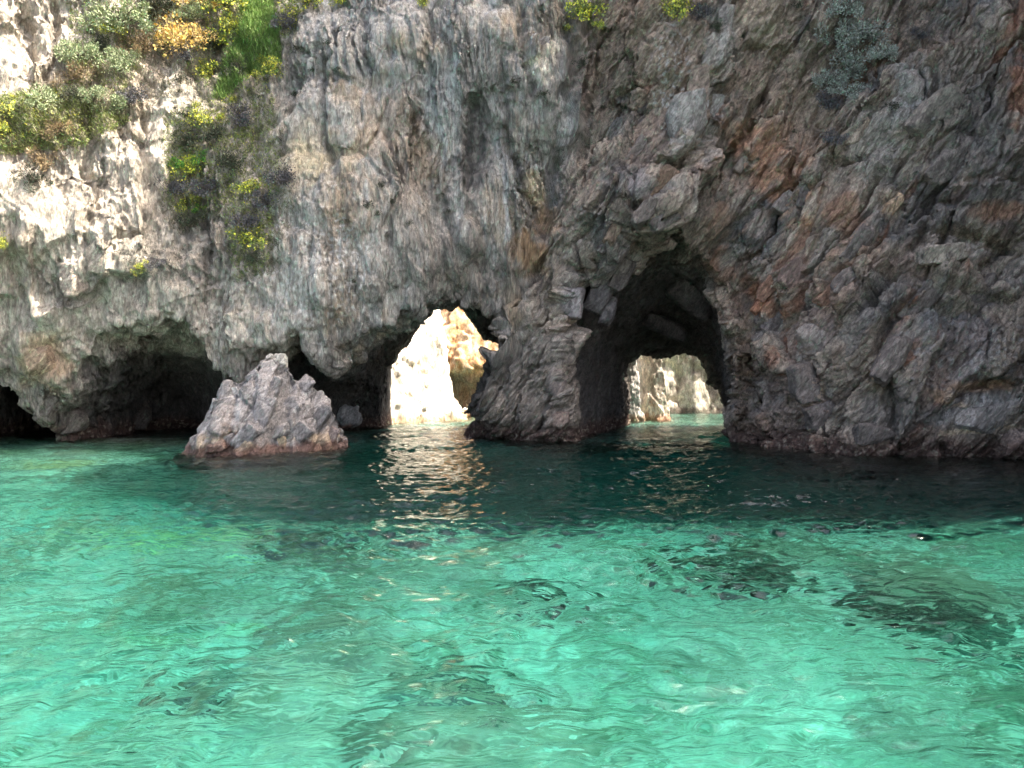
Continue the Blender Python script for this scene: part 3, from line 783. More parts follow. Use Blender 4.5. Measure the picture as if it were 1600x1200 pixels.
    va = nd(nt, 'ShaderNodeVolumeAbsorption', Density=.32); va.inputs[0].default_value = (.03, .74, .72, 1)
    L(va.outputs[0], out.inputs[1])
    me.materials.append(m)
    o = bpy.data.objects.new('water', me); COL.objects.link(o)
    tag(o, 'clear turquoise sea water with small ripples', kind='structure')
water()

# ------------------------------------------------------------------ rocks standing in the water and behind the arches
def simple_relief(sc, amp, up=True):
    def f(V):
        x, y, z = V.T
        s, t, yy = strata_xyz(V)
        q = fbm(x * .8 * sc, y * .8 * sc, z * .8 * sc, 3)
        if up: a = (x * 1.0, y * .8, z * .35)
        else: a = (s * .7, yy * .9, t * 1.6)
        f1, e1, i1, ax, ay, az_ = cell(*[c * sc + .35 * q for c in a])
        r = RND[i1]
        d = amp * ((r[:, 3] - .5) * 1.0 * ss(0, .12, e1) - .35 * (1 - ss(0, .1, e1)) + az_ * (r[:, 1] - .3) * 1.3 + ax * (r[:, 0] - .5) + .8 * q)
        return d, dict(i1=i1, i2=i1, j1=i1, mj=i1)
    return f
def simple_fine(sc, amp, up=True):
    def f(V):
        x, y, z = V.T
        s, t, yy = strata_xyz(V)
        a = (x * 3, y * 2.4, z * 1.1) if up else (s * 1.6, yy * 2.6, t * 4.6)
        f1, e1, i1, ax, ay, az_ = cell(*[c * sc for c in a])
        return amp * ((RND[i1][:, 3] - .5) * ss(0, .15, e1) - .4 * (1 - ss(0, .12, e1)) + 1.0 * fbm(x * 3 * sc, y * 3 * sc, z * 2 * sc, 4) + .6 * az_)
    return f
def simple_colour(c1, c2, c3, tidec=C(.15,.08,.06), extra=None, st=0.):
    def f(V, info):
        x, y, z = V.T
        a = fbm(x * .6, y * .6, z * .5, 4); b = fbm(x * 2.2, y * 2.2, z * 1.4, 4)
        col = np.tile(c1, (len(V), 1))
        col = mixc(col, c2, ss(-.1, .4, a)); col = mixc(col, c3, ss(0, .45, b))
        col = col * (.75 + .5 * RND[info['i1']][:, 3:4])
        if extra: col = extra(V, col, a, b)
        if tidec is not None:
            col = mixc(col, tidec, ss(.5, .2, z + .25 * b) * .85)
        return np.clip(col, .03, .85), np.full(len(V), st)
    return f
vis_sel = lambda V, Q: (to_uv(V[Q].mean(1))[0] > 400) & (V[Q].mean(1)[:, 2] > -.8)
all_sel = lambda V, Q: V[Q].mean(1)[:, 2] > -.8

# ------------------------------------------------------------------ blocks and slabs that stand out of the cliff face
dg = bpy.context.evaluated_depsgraph_get()
dg.update()
cl_ev = cliff.evaluated_get(dg)
def hit(u, v):
    o = Vector((0, 0, CAMZ)); d = Vector(P(u, v, 1.0)) - o; d.normalize()
    ok, p, n, _ = cl_ev.ray_cast(o, d)
    return (p, n) if ok and p.y < 45 else (None, None)
def host_hit(host, u, v):
    o = Vector((0, 0, CAMZ)); d = Vector(P(u, v, 1.0)) - o; d.normalize()
    ok, p, n, _ = host.ray_cast(o - host.location, d)
    return (p + host.location, n) if ok else (None, None)
def rock_block(u, v, ru, rv, rot, col, seed, y=None, nm='rock_block', lab=None, planes=8, host=None, tide=None):
    if host is None: col = col * C(1.03, .93, .83)
    if y is None:
        p, n = hit(u, v) if host is None else host_hit(host, u, v)
        if p is None: return
        c = np.array(p) + np.array([0, .70, 0]) * min(ru, rv) / F_PX * p.y
    else:
        c = P(u, v, y)
    a, b = ru / F_PX * c[1], rv / F_PX * c[1]
    dep = min(a, b) * 1.1
    r = np.random.default_rng(seed)
    N = r.normal(size=(planes, 3)); N /= np.linalg.norm(N, axis=1)[:, None]
    N = np.vstack([N, [[1, 0, 0], [-1, 0, 0], [0, -1, 0], [0, 1, 0], [0, 0, 1], [0, 0, -1]]])
    D = np.concatenate([r.uniform(.82, 1.02, planes), r.uniform(.8, 1, 6)])
    th = math.radians(rot); ct, st_ = math.cos(th), math.sin(th)
    def f(X, Y, Z):
        x, y_, z = X - c[0], Y - c[1], Z - c[2]
        p1 = (x * ct + z * st_) / a; p2 = (-x * st_ + z * ct) / b; p3 = y_ / dep
        d = np.full(X.shape, -9., np.float32)
        for q in range(len(N)): d = np.maximum(d, p1 * N[q, 0] + p3 * N[q, 1] + p2 * N[q, 2] - D[q])
        d = d + .05 * pn(p1 * 1.5 + seed, p3 * 1.5, p2 * 1.5)
        return (d * min(a, b) * .8).astype(np.float32)
    m = max(a, b) * 1.25; bb = np.array([m, dep * 1.3, m])
    o = build_rock(nm, f, tuple(c - bb), tuple(c + bb), min(a, b) / 4.2, 1, lambda V, Q: np.ones(len(Q), bool), simple_relief(.9 / min(a, b), .07 * min(a, b), False), simple_fine(1.4, .025, False),
                   simple_colour(col, col * .82, col * 1.2, tidec=tide, st=1.), ROCK, origin=tuple(c))
    if host is None: o.parent = cliff
    else:
        o.parent = host; o.matrix_parent_inverse = Matrix.Translation(-host.location)
    if lab: o['label'] = lab
GB = C(.19,.175,.165)
BL = [(845,104,17,14,80,C(.80,.76,.68)),(863,73,13,10,0,C(.70,.66,.58)),(1005,168,11,14,-30,GB*.8),(984,190,10,12,-30,GB*.8),(975,152,16,8,20,GB),(992,240,30,12,52,GB*1.1),(985,300,18,16,40,C(.24,.23,.25)),(1035,285,34,14,50,C(.22,.165,.125)),
 (1010,330,30,13,48,GB),(1040,345,26,14,30,GB*.9),(960,360,24,10,60,C(.25,.2,.16)),(945,385,14,9,60,GB),(970,395,18,9,58,GB*.9),(1075,180,30,34,10,C(.34,.335,.33)),(1115,165,16,20,0,C(.31,.31,.30)),
 (1228,318,20,14,45,C(.27,.25,.24)),(1262,300,30,12,57,GB),(1395,322,24,9,42,C(.44,.34,.24)),(1240,428,24,17,40,C(.27,.21,.19)),(1205,445,30,11,55,C(.30,.19,.14)),(1190,475,22,8,50,C(.40,.21,.14)),(1215,500,30,20,35,C(.22,.20,.20)),
 (1295,462,22,12,45,C(.36,.24,.18)),(1283,475,12,9,20,C(.33,.31,.27)),(1320,440,26,13,55,GB),(1345,380,36,14,55,GB),(1425,140,26,34,20,C(.31,.30,.29)),(1380,255,40,22,60,C(.27,.26,.24)),(1345,205,26,12,62,C(.34,.29,.24)),
 (1465,180,50,30,40,C(.24,.225,.20)),(1490,250,55,22,50,C(.22,.205,.19)),(1480,395,40,16,5,C(.36,.33,.29)),(1530,470,50,18,45,GB),(1440,470,40,16,50,GB*.9),(1400,560,46,18,58,GB),(1260,600,20,34,10,GB),(1290,650,26,20,20,GB*.9),
 (1460,650,44,22,15,C(.24,.24,.235)),(1550,655,50,24,10,C(.27,.265,.26)),(1370,680,34,18,0,GB*.8),(896,470,17,25,-10,C(.30,.29,.30)),(870,600,15,24,-20,C(.28,.25,.235)),
 (875,658,16,14,0,C(.30,.24,.21)),(1165,250,26,9,57,C(.30,.27,.24)),(1130,300,24,12,55,C(.30,.27,.25)),(1090,130,18,30,-5,C(.34,.29,.25)),(1110,90,14,26,-15,C(.3,.29,.27)),
 (850,70,12,12,0,C(.36,.36,.35)),(1135,30,14,30,-10,C(.34,.33,.31)),(110,440,16,28,0,C(.42,.39,.35)),(60,560,18,26,10,C(.42,.33,.25)),(150,400,20,30,-10,C(.44,.41,.36)),
 (70,640,26,12,60,GB),(215,640,14,34,5,GB*.8),(110,660,22,16,50,GB*.8)]
for k, (u, v, a, b, rot, cc) in enumerate(BL):
    rock_block(u, v, a * 1.05, b * 1.05, rot, cc, 100 + k)
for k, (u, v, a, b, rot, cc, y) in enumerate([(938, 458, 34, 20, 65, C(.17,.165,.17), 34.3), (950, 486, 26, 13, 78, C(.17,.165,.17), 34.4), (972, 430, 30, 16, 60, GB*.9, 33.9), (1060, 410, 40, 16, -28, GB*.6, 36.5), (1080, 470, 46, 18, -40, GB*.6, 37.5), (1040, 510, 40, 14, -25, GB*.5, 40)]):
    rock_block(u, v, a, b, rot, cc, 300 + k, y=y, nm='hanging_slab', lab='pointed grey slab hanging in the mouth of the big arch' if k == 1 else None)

# the pyramid rock
SIL = xz([(304,760),(306,712),(322,690),(334,668),(346,642),(360,622),(366,604),(376,590),(388,592),(396,578),(408,566),(420,556),(428,550),(440,549),(449,556),(452,572),(462,580),(474,594),(482,592),(496,604),(508,620),(518,638),(528,652),(532,672),(532,700),(532,760)], 29.6) + np.array([0, .16])
def stack_sdf(x, y, z):
    yc = 29.4 + (x + 8.6) * .62
    dy = np.abs(y - yc + .15 * z)
    zz = z + 1.35 * dy + .12 * dy * dy
    n = pn(x * 1.1, y * 1.1, z * 1.1)
    return ((poly_sd(x, zz, SIL) + .16 + .10 * n) * .8).astype(np.float32)
def stack_extra(V, col, a, b):
    x, y, z = V.T
    s, t, yy = strata_xyz(V)
    st = fbm(s * .8, yy * 1.2, t * 5, 3)
    col = mixc(col, C(.22,.20,.19), ss(.05, .5, st) * .6)
    col = mixc(col, C(.40,.25,.16), ss(.38, .6, a - .1) * .6)
    col = mixc(col, C(.70,.66,.58), ss(3.0, 3.5, z + .2 * b) * .8)
    col = mixc(col, C(.47,.36,.24), ss(.9, .5, z) * ss(.15, .35, a + .3 * b) * .8)
    return col
o = build_rock('sea_stack', stack_sdf, (-13.2, 24, -1.6), (-4.6, 35.5, 4.6), .14, 2, all_sel, simple_relief(.8, .30, False), simple_fine(1.4, .035, False),
               simple_colour(C(.34,.315,.295), C(.30,.265,.24), C(.40,.375,.355), extra=stack_extra, st=1.), ROCK, origin=(-8.7, 29.5, 0))
tag(o, 'pointed grey pyramid rock standing in the water before the overhang', 'rock')
stack = o

dg.update()
RG = C(.33,.305,.29); TD = C(.15,.08,.06)
for k, (u, v, a, b, rot, cc) in enumerate([(408,652,34,15,75,RG),(452,640,30,15,62,RG*1.08),(384,684,26,15,50,RG*.9),(425,606,20,11,70,RG),(497,655,30,13,55,RG*.75),(474,602,17,12,50,RG),(352,690,22,10,38,RG*.9),(436,692,13,10,80,C(.47,.38,.27)),
        (516,682,18,10,60,C(.30,.24,.21)),(437,563,11,12,0,C(.66,.62,.54)),(377,597,7,7,0,C(.58,.55,.50)),(366,615,9,12,20,C(.46,.44,.42)),(400,622,24,10,30,RG*.85),(465,678,22,14,45,RG*.95),(335,700,18,9,20,C(.33,.24,.19)),(395,588,12,9,40,RG)]):
    rock_block(u, v, a, b, rot, cc, 500 + k, host=stack, planes=8, tide=TD)

def ell_rock(name, u, v, y, rx, ry, rz, label, cols, tide=None, sc=1., seed=0, group=None, h=None, dz=0):
    c = P(u, v, y); c[2] += dz
    def f(x, yy, z):
        n = pn(x * 1.3 / rx + seed, yy * 1.3 / rx, z * 1.3 / rx)
        return ((np.sqrt(((x - c[0]) / rx) ** 2 + ((yy - c[1]) / ry) ** 2 + ((z - c[2]) / rz) ** 2) - 1 + .3 * n) * min(rx, ry, rz) * .8).astype(np.float32)
    h = h or rx / 7
    o = build_rock(name, f, tuple(c - np.array([rx, ry, rz]) * 1.5), tuple(c + np.array([rx, ry, rz]) * 1.5), h, 1, lambda V, Q: np.ones(len(Q), bool),
                   simple_relief(1.2 / rx * sc, .18 * rx, False), simple_fine(1 / rx, .03 * rx, False), simple_colour(*cols, tidec=tide, st=1.), ROCK2, origin=tuple(c - np.array([0, 0, rz])))
    tag(o, label, 'rock', group)
    return o
ell_rock('boulder', 545, 652, 37.5, .55, .5, .6, 'small dark boulder in the shade just right of the pyramid rock', (DGREY, DGREY * .8, DGREY * 1.3), RUST * .6, seed=3)

# sunlit white wall behind the left arch: faces right and towards the viewer
WW = xz([(400,800),(400,300),(655,300),(672,470),(680,500),(688,540),(690,580),(697,610),(705,635),(716,652),(732,662),(732,800)], 50)
def white_sdf(x, y, z):
    n = pn(x * .6, y * .6, z * .5)
    return np.maximum(np.maximum((poly_sd(x, z, WW) + .12 * n), 45.6 + 1.0 * (x + 8) + .5 * z + .4 * n - y) * .75, np.maximum(y - 55, z - 11)).astype(np.float32)
def white_extra(V, col, a, b):
    return mixc(col, C(.42,.30,.17), ss(.2, .5, b) * ss(3, .5, V[:, 2]) * .7)
o = build_rock('sea_cliff', white_sdf, (-20, 42, -2), (-1.5, 56.5, 12), .3, 1, lambda V, Q: V[Q].mean(1)[:, 2] > -.8, simple_relief(.8, .30), simple_fine(1.2, .07),
               simple_colour(C(.66,.60,.50), C(.56,.48,.36), C(.72,.67,.58), tidec=C(.40,.28,.16), extra=white_extra), ROCK2, origin=(-9, 48, 0))
tag(o, 'brilliant white sunlit rock wall seen through the left arch', 'cliff')

# far side of the bay: orange on the left, grey-beige on the right
def far_sdf(x, y, z):
    n = pn(x * .22, y * .2, z * .12); n2 = pn(x * .8, y * .8, z * .4)
    fl = x < 6
    front = np.where(fl, 59.5 + .65 * np.maximum(z - 2.7, 0) + 1.4 * ss(3.4, 2.2, z), 61.5 + .22 * z - .15 * (x - 12)) + 1.6 * n + .7 * n2
    return (np.maximum(np.maximum((front - y) * .8, y - 70), z - 15 - 2 * n)).astype(np.float32)
def far_extra(V, col, a, b):
    x, y, z = V.T
    s = fbm(x * 1.6, y, z * .25, 3)
    w = ss(7, 5, x)
    oc = mixc(np.tile(C(.56,.36,.19), (len(x), 1)), C(.60,.47,.33), ss(-.1, .4, s)); oc = mixc(oc, C(.42,.21,.09), ss(.1, .45, b))
    oc = mixc(oc, C(.20,.14,.11), ss(3.4, 2.6, z + .5 * a) * .7)  # shade below the overhanging part painted as brown
    col = col * (1 - w[:, None]) + oc * w[:, None]
    return mixc(col, C(.12,.10,.08), ss(.1, .45, s) * (1 - w) * .75)
o = build_rock('far_cliff', far_sdf, (-16, 55, -2), (34, 71, 18), .36, 1, lambda V, Q: (lambda c: (c[:, 1] < 64.5) & (c[:, 0] > -7) & (c[:, 0] < 19) & (c[:, 2] > -.6) & (c[:, 2] < 9))(V[Q].mean(1)),
               simple_relief(.6, .5), simple_fine(1.0, .12), simple_colour(C(.46,.42,.34), C(.36,.32,.26), C(.56,.50,.38), tidec=C(.10,.08,.06), extra=far_extra), ROCK2)
tag(o, 'ochre and beige cliff on the far side of the bay', kind='structure')

PIL = xz([(1000,800),(1001,640),(1004,600),(1003,470),(1030,470),(1034,572),(1038,592),(1042,608),(1043,628),(1046,645),(1052,657),(1052,800)], 50.5)
def pillar(poly, yc, ry, n_amp):
    def f(x, y, z):
        n = pn(x * 1.2, y * 1.2, z * .9)
        e = poly_sd(x, z, poly) + n_amp * n
        half = ry * (1 + .1 * n)
        cx = (poly[:, 0].min() + poly[:, 0].max()) / 2; hw = (poly[:, 0].max() - poly[:, 0].min()) / 2
        k = np.sqrt(np.clip(1 - ((x - cx) / (hw * 1.1)) ** 2, 0, 1))
        return (np.maximum(np.maximum(e, np.abs(y - yc) - half * (.25 + .75 * k)), z - 7.2) * .75).astype(np.float32)
    return f
def pil_extra(V, col, a, b):
    return mixc(col, C(.50,.27,.13), ss(.25, .5, b) * ss(3, 1.5, V[:, 2]) * .6)
o = build_rock('rock_pillar', pillar(PIL, 51.6, 1.3, .10), (7, 48.5, -1.5), (11.6, 54.5, 8), .13, 1, lambda V, Q: np.ones(len(Q), bool), simple_relief(1.6, .16), simple_fine(2.2, .04),
               simple_colour(C(.64,.55,.44), C(.50,.42,.33), C(.72,.66,.57), tidec=C(.30,.15,.08), extra=pil_extra), ROCK2, origin=(9.0, 51.6, 0))
tag(o, 'rounded rock pillar lit on its right side, seen through the big arch', 'rock')
PI2 = xz([(960,800),(960,470),(994,470),(995,575),(998,592),(996,604),(1001,612),(1003,624),(1000,640),(1006,650),(1008,662),(1008,800)], 49)
o = build_rock('rock_pillar.001', pillar(PI2, 49.8, .9, .08), (5.5, 47.6, -1.5), (9.2, 52.5, 8), .13, 1, lambda V, Q: np.ones(len(Q), bool), simple_relief(1.6, .12), simple_fine(2.2, .04),
               simple_colour(C(.36,.34,.30), C(.30,.28,.25), C(.42,.40,.36), tidec=C(.30,.20,.12)), ROCK2, origin=(7.2, 49.8, 0))
o.name = 'rock_pillar.001'
tag(o, 'narrow grey rock edge at the left side of the big arch opening', 'rock')
for (u, v, y, r, lab) in ((733, 645, 54, .55, 'pale rounded boulder at the foot of the orange wall, left one'), (752, 647, 54, .62, 'low white boulder right of the pale rounded one behind the left arch'), (717, 651, 53, .5, 'small white boulder against the foot of the sunlit white wall')):
    ell_rock('boulder', u, v, y, r, r, r * .75, lab, (C(.62,.56,.46), C(.56,.48,.36), C(.68,.62,.52)), C(.40,.28,.16), seed=u, group='boulders behind the left arch', dz=-.1)

# rocks lying on the seabed
for k, (u, v, r, lab) in enumerate([(1260, 850, .8, 'dark submerged rock close to the shadow edge on the right'), (1330, 895, .6, 'dark submerged rock below the one near the shadow edge'), (1090, 965, .55, 'elongated dark submerged rock right of centre'),
        (1180, 995, .6, 'dark submerged rock in the middle of the right-hand shallows'), (1440, 1065, .7, 'long dark submerged rock near the right edge'), (1520, 1110, .5, 'dark submerged rock nearest the lower right corner'),
        (840, 1015, .35, 'small dark submerged rock below the two bright reflections'), (680, 1160, .4, 'dark submerged rock at the bottom left of centre'), (470, 935, .6, 'dark submerged rock left of centre in green shallows'), (340, 1175, .35, 'dark submerged rock near the bottom left')]):
    dep = 2.35
    y = (CAMZ + dep * .78) * F_PX / (v - HV)
    x = (u - CU) / F_PX * y
    zb = float(bed_height(np.array([x]), np.array([y]))[0])
    cx = np.array([x, y, zb])
    def f(X, Y, Z, cx=cx, r=r, k=k):
        n = pn(X * 1.4 / r + k * 7, Y * 1.4 / r, Z * 1.4 / r)
        return ((np.sqrt(((X - cx[0]) / (r * 1.5)) ** 2 + ((Y - cx[1]) / r) ** 2 + ((Z - cx[2]) / (r * .75)) ** 2) - 1 + .35 * n) * r * .7).astype(np.float32)
    b = np.array([r * 2.2, r * 1.5, r * 1.2])
    o = build_rock('submerged_rock', f, tuple(cx - b), tuple(cx + b), r / 6, 1, lambda V, Q: np.ones(len(Q), bool), simple_relief(1.2 / r, .2 * r, False), simple_fine(1 / r, .04 * r, False),
                   simple_colour(C(.07,.075,.05), C(.10,.10,.065), C(.05,.055,.04), tidec=None), ROCK2, origin=tuple(cx - np.array([0, 0, .3 * r])))
    tag(o, lab, 'rock', 'dark rocks on the seabed')

# ------------------------------------------------------------------ plants on the cliff
def leaf_material(name, rough=.7, trans=.25):
    m, nt, b = new_mat(name)
    at = nd(nt, 'ShaderNodeAttribute', attribute_name='Col')
    nt.links.new(at.outputs['Color'], b.inputs['Base Color'])
    b.inputs['Roughness'].default_value = rough; b.inputs['Specular IOR Level'].default_value = .25
    return m
LEAF = leaf_material('leaves')
def leaves(name, n, c0, c1, size, seed, clumps=9, shape=(1, 1, .9), tip=None, narrow=.5, outer=.0, parent=None, flat=0.):
    r = np.random.default_rng(seed)
    cc = r.normal(size=(clumps, 3)); cc /= np.linalg.norm(cc, axis=1)[:, None]; cc *= r.uniform(.2, 1.0, (clumps, 1)); cc[:, 2] = np.abs(cc[:, 2]) * .7 - .1
    cr = r.uniform(.16, .42, clumps)
    k = r.integers(0, clumps, n)
    d = r.normal(size=(n, 3)); d /= np.linalg.norm(d, axis=1)[:, None]
    p = cc[k] + d * (cr[k] * (outer + (1 - outer) * r.random(n) ** .4))[:, None]
    p *= np.array(shape)
    a = d + r.normal(size=(n, 3)) * .6 + [0, 0, .5]; a /= np.linalg.norm(a, axis=1)[:, None]
    b = np.cross(a, r.normal(size=(n, 3))); b /= np.linalg.norm(b, axis=1)[:, None]
    sz = size * r.uniform(.6, 1.4, n)[:, None]
    V = np.stack([p - a * sz * .2, p + b * sz * narrow * .5 + a * sz * .35, p + a * sz, p - b * sz * narrow * .5 + a * sz * .35], 1).reshape(-1, 3)
    Q = np.arange(4 * n).reshape(n, 4)
    t = r.random((n, 1)); ck = r.uniform(.75, 1.25, (clumps, 1))[k]
    col = (c0 + (c1 - c0) * t) * ck
    if tip is not None:
        m = (r.random(n) < tip[1])[:, None]
        col = np.where(m, tip[0] * r.uniform(.7, 1.2, (n, 1)), col)
    return mesh_np(name, V, Q, LEAF, dict(Col=np.repeat(col, 4, 0)), smooth=False, parent=parent, link=parent is not None)
def twigs(name, n, c0, seed, rad=.9, w=.022, parent=None):
    r = np.random.default_rng(seed)
    d = r.normal(size=(n, 3)); d[:, 2] = np.abs(d[:, 2]) + .2; d /= np.linalg.norm(d, axis=1)[:, None]
    L = rad * r.uniform(.6, 1.1, n)[:, None]
    base = np.array([0, 0, -.15]) + r.normal(size=(n, 3)) * .06
    mid = base + d * L * .55 + r.normal(size=(n, 3)) * .08; end = base + d * L + [0, 0, .1]
    V = []; Q = []
    for i in range(n):
        o1 = np.cross(d[i], [.3, .7, .2]); o1 /= np.linalg.norm(o1); o2 = np.cross(d[i], o1)
        for q, (pt, ww) in enumerate(((base[i], w), (mid[i], w * .7), (end[i], w * .25))):
            for a in (0, 2.09, 4.19):
                V.append(pt + (o1 * math.cos(a) + o2 * math.sin(a)) * ww)
        b0 = i * 9
        for q in (0, 3):
            for a in range(3):
                Q.append([b0 + q + a, b0 + q + (a + 1) % 3, b0 + q + 3 + (a + 1) % 3, b0 + q + 3 + a])
    V = np.array(V)
    return mesh_np(name, V, np.array(Q), LEAF, dict(Col=np.tile(c0, (len(V), 1))), smooth=True, parent=parent, link=parent is not None)

GRN = (C(.045,.075,.028), C(.15,.20,.075)); PALE = (C(.15,.19,.085), C(.40,.44,.26)); SILV = (C(.17,.19,.15), C(.42,.44,.37)); DRK = (C(.035,.042,.026), C(.09,.10,.06))
DRY = (C(.14,.10,.055), C(.34,.25,.13)); GOLD = (C(.38,.26,.08), C(.66,.48,.17)); HEA = (C(.06,.058,.06), C(.15,.145,.15)); YG = (C(.09,.13,.04), C(.33,.38,.11)); BR = (C(.05,.16,.02), C(.12,.30,.05))
YEL = C(.74,.70,.09)
KIND = {}
def kind(key, variants, foliage, leafsize, n, flowers=0, fcol=YEL, shape=(1, 1, .9), narrow=.5, clumps=9):
    KIND[key] = []
    for q in range(variants):
        sd = hash_key(key) + q * 13
        f = leaves('foliage', n, foliage[0], foliage[1], leafsize, sd, clumps, shape, narrow=narrow)
        t = twigs('stem', 16, C(.10,.08,.06), sd)
        parts = [('foliage', f.data), ('stem', t.data)]
        if flowers:
            g = leaves('flowers', flowers, fcol * .8, fcol * 1.05, leafsize * .9, sd, clumps, tuple(np.array(shape) * 1.12), outer=.85, narrow=.9)
            parts.append(('flowers', g.data))
        KIND[key].append(parts)
def hash_key(k): return sum((i + 1) * ord(c) for i, c in enumerate(k))
kind('G', 3, PALE, .085, 2200, clumps=14)
kind('S', 3, SILV, .08, 1900, clumps=16)
kind('D', 2, DRK, .09, 1300, clumps=12)
kind('R', 2, DRY, .12, 1200, narrow=.2, clumps=12)
kind('O', 2, (DRY[1], GOLD[1]), .11, 1200, 260, C(.80,.55,.16), narrow=.25)
kind('H', 2, HEA, .085, 1300, clumps=12)
kind('Y', 3, YG, .10, 1100, 330, clumps=13)
kind('B', 2, BR, .10, 1100, 60)
kind('T', 2, DRK, .22, 160)

rp = random.Random(4)
cnt = {}
def plant(name, key, u, v, px, label, group='plants growing on the cliff', cat='bush', squash=1.):
    p, n = hit(u, v)
    if p is None: return
    r = px / F_PX * p.y * (1.28 if key in 'GRO' else 1.18)
    e = bpy.data.objects.new(name, None); COL.objects.link(e)
    e.empty_display_size = .2
    up = (Vector((0, 0, 1)) * .75 + Vector((0, -1, 0)) * .65).normalized()
    e.location = p + up * r * .12 + Vector((0, -.22, 0)) * r
    q = up.to_track_quat('Z', 'Y')
    e.rotation_euler = (q @ Euler((0, 0, rp.uniform(0, 6.28))).to_quaternion()).to_euler()
    e.scale = (r * rp.uniform(.85, 1.2), r * rp.uniform(.85, 1.1), r * squash * rp.uniform(.8, 1.15))
    tag(e, label, cat, group)
    vs = KIND[key]; k = cnt.get(key, 0); cnt[key] = k + 1
    for pn_, me in vs[k % len(vs)]:
        o = bpy.data.objects.new(pn_, me); COL.objects.link(o); o.parent = e
        if pn_ == 'flowers': o['kind'] = 'stuff'
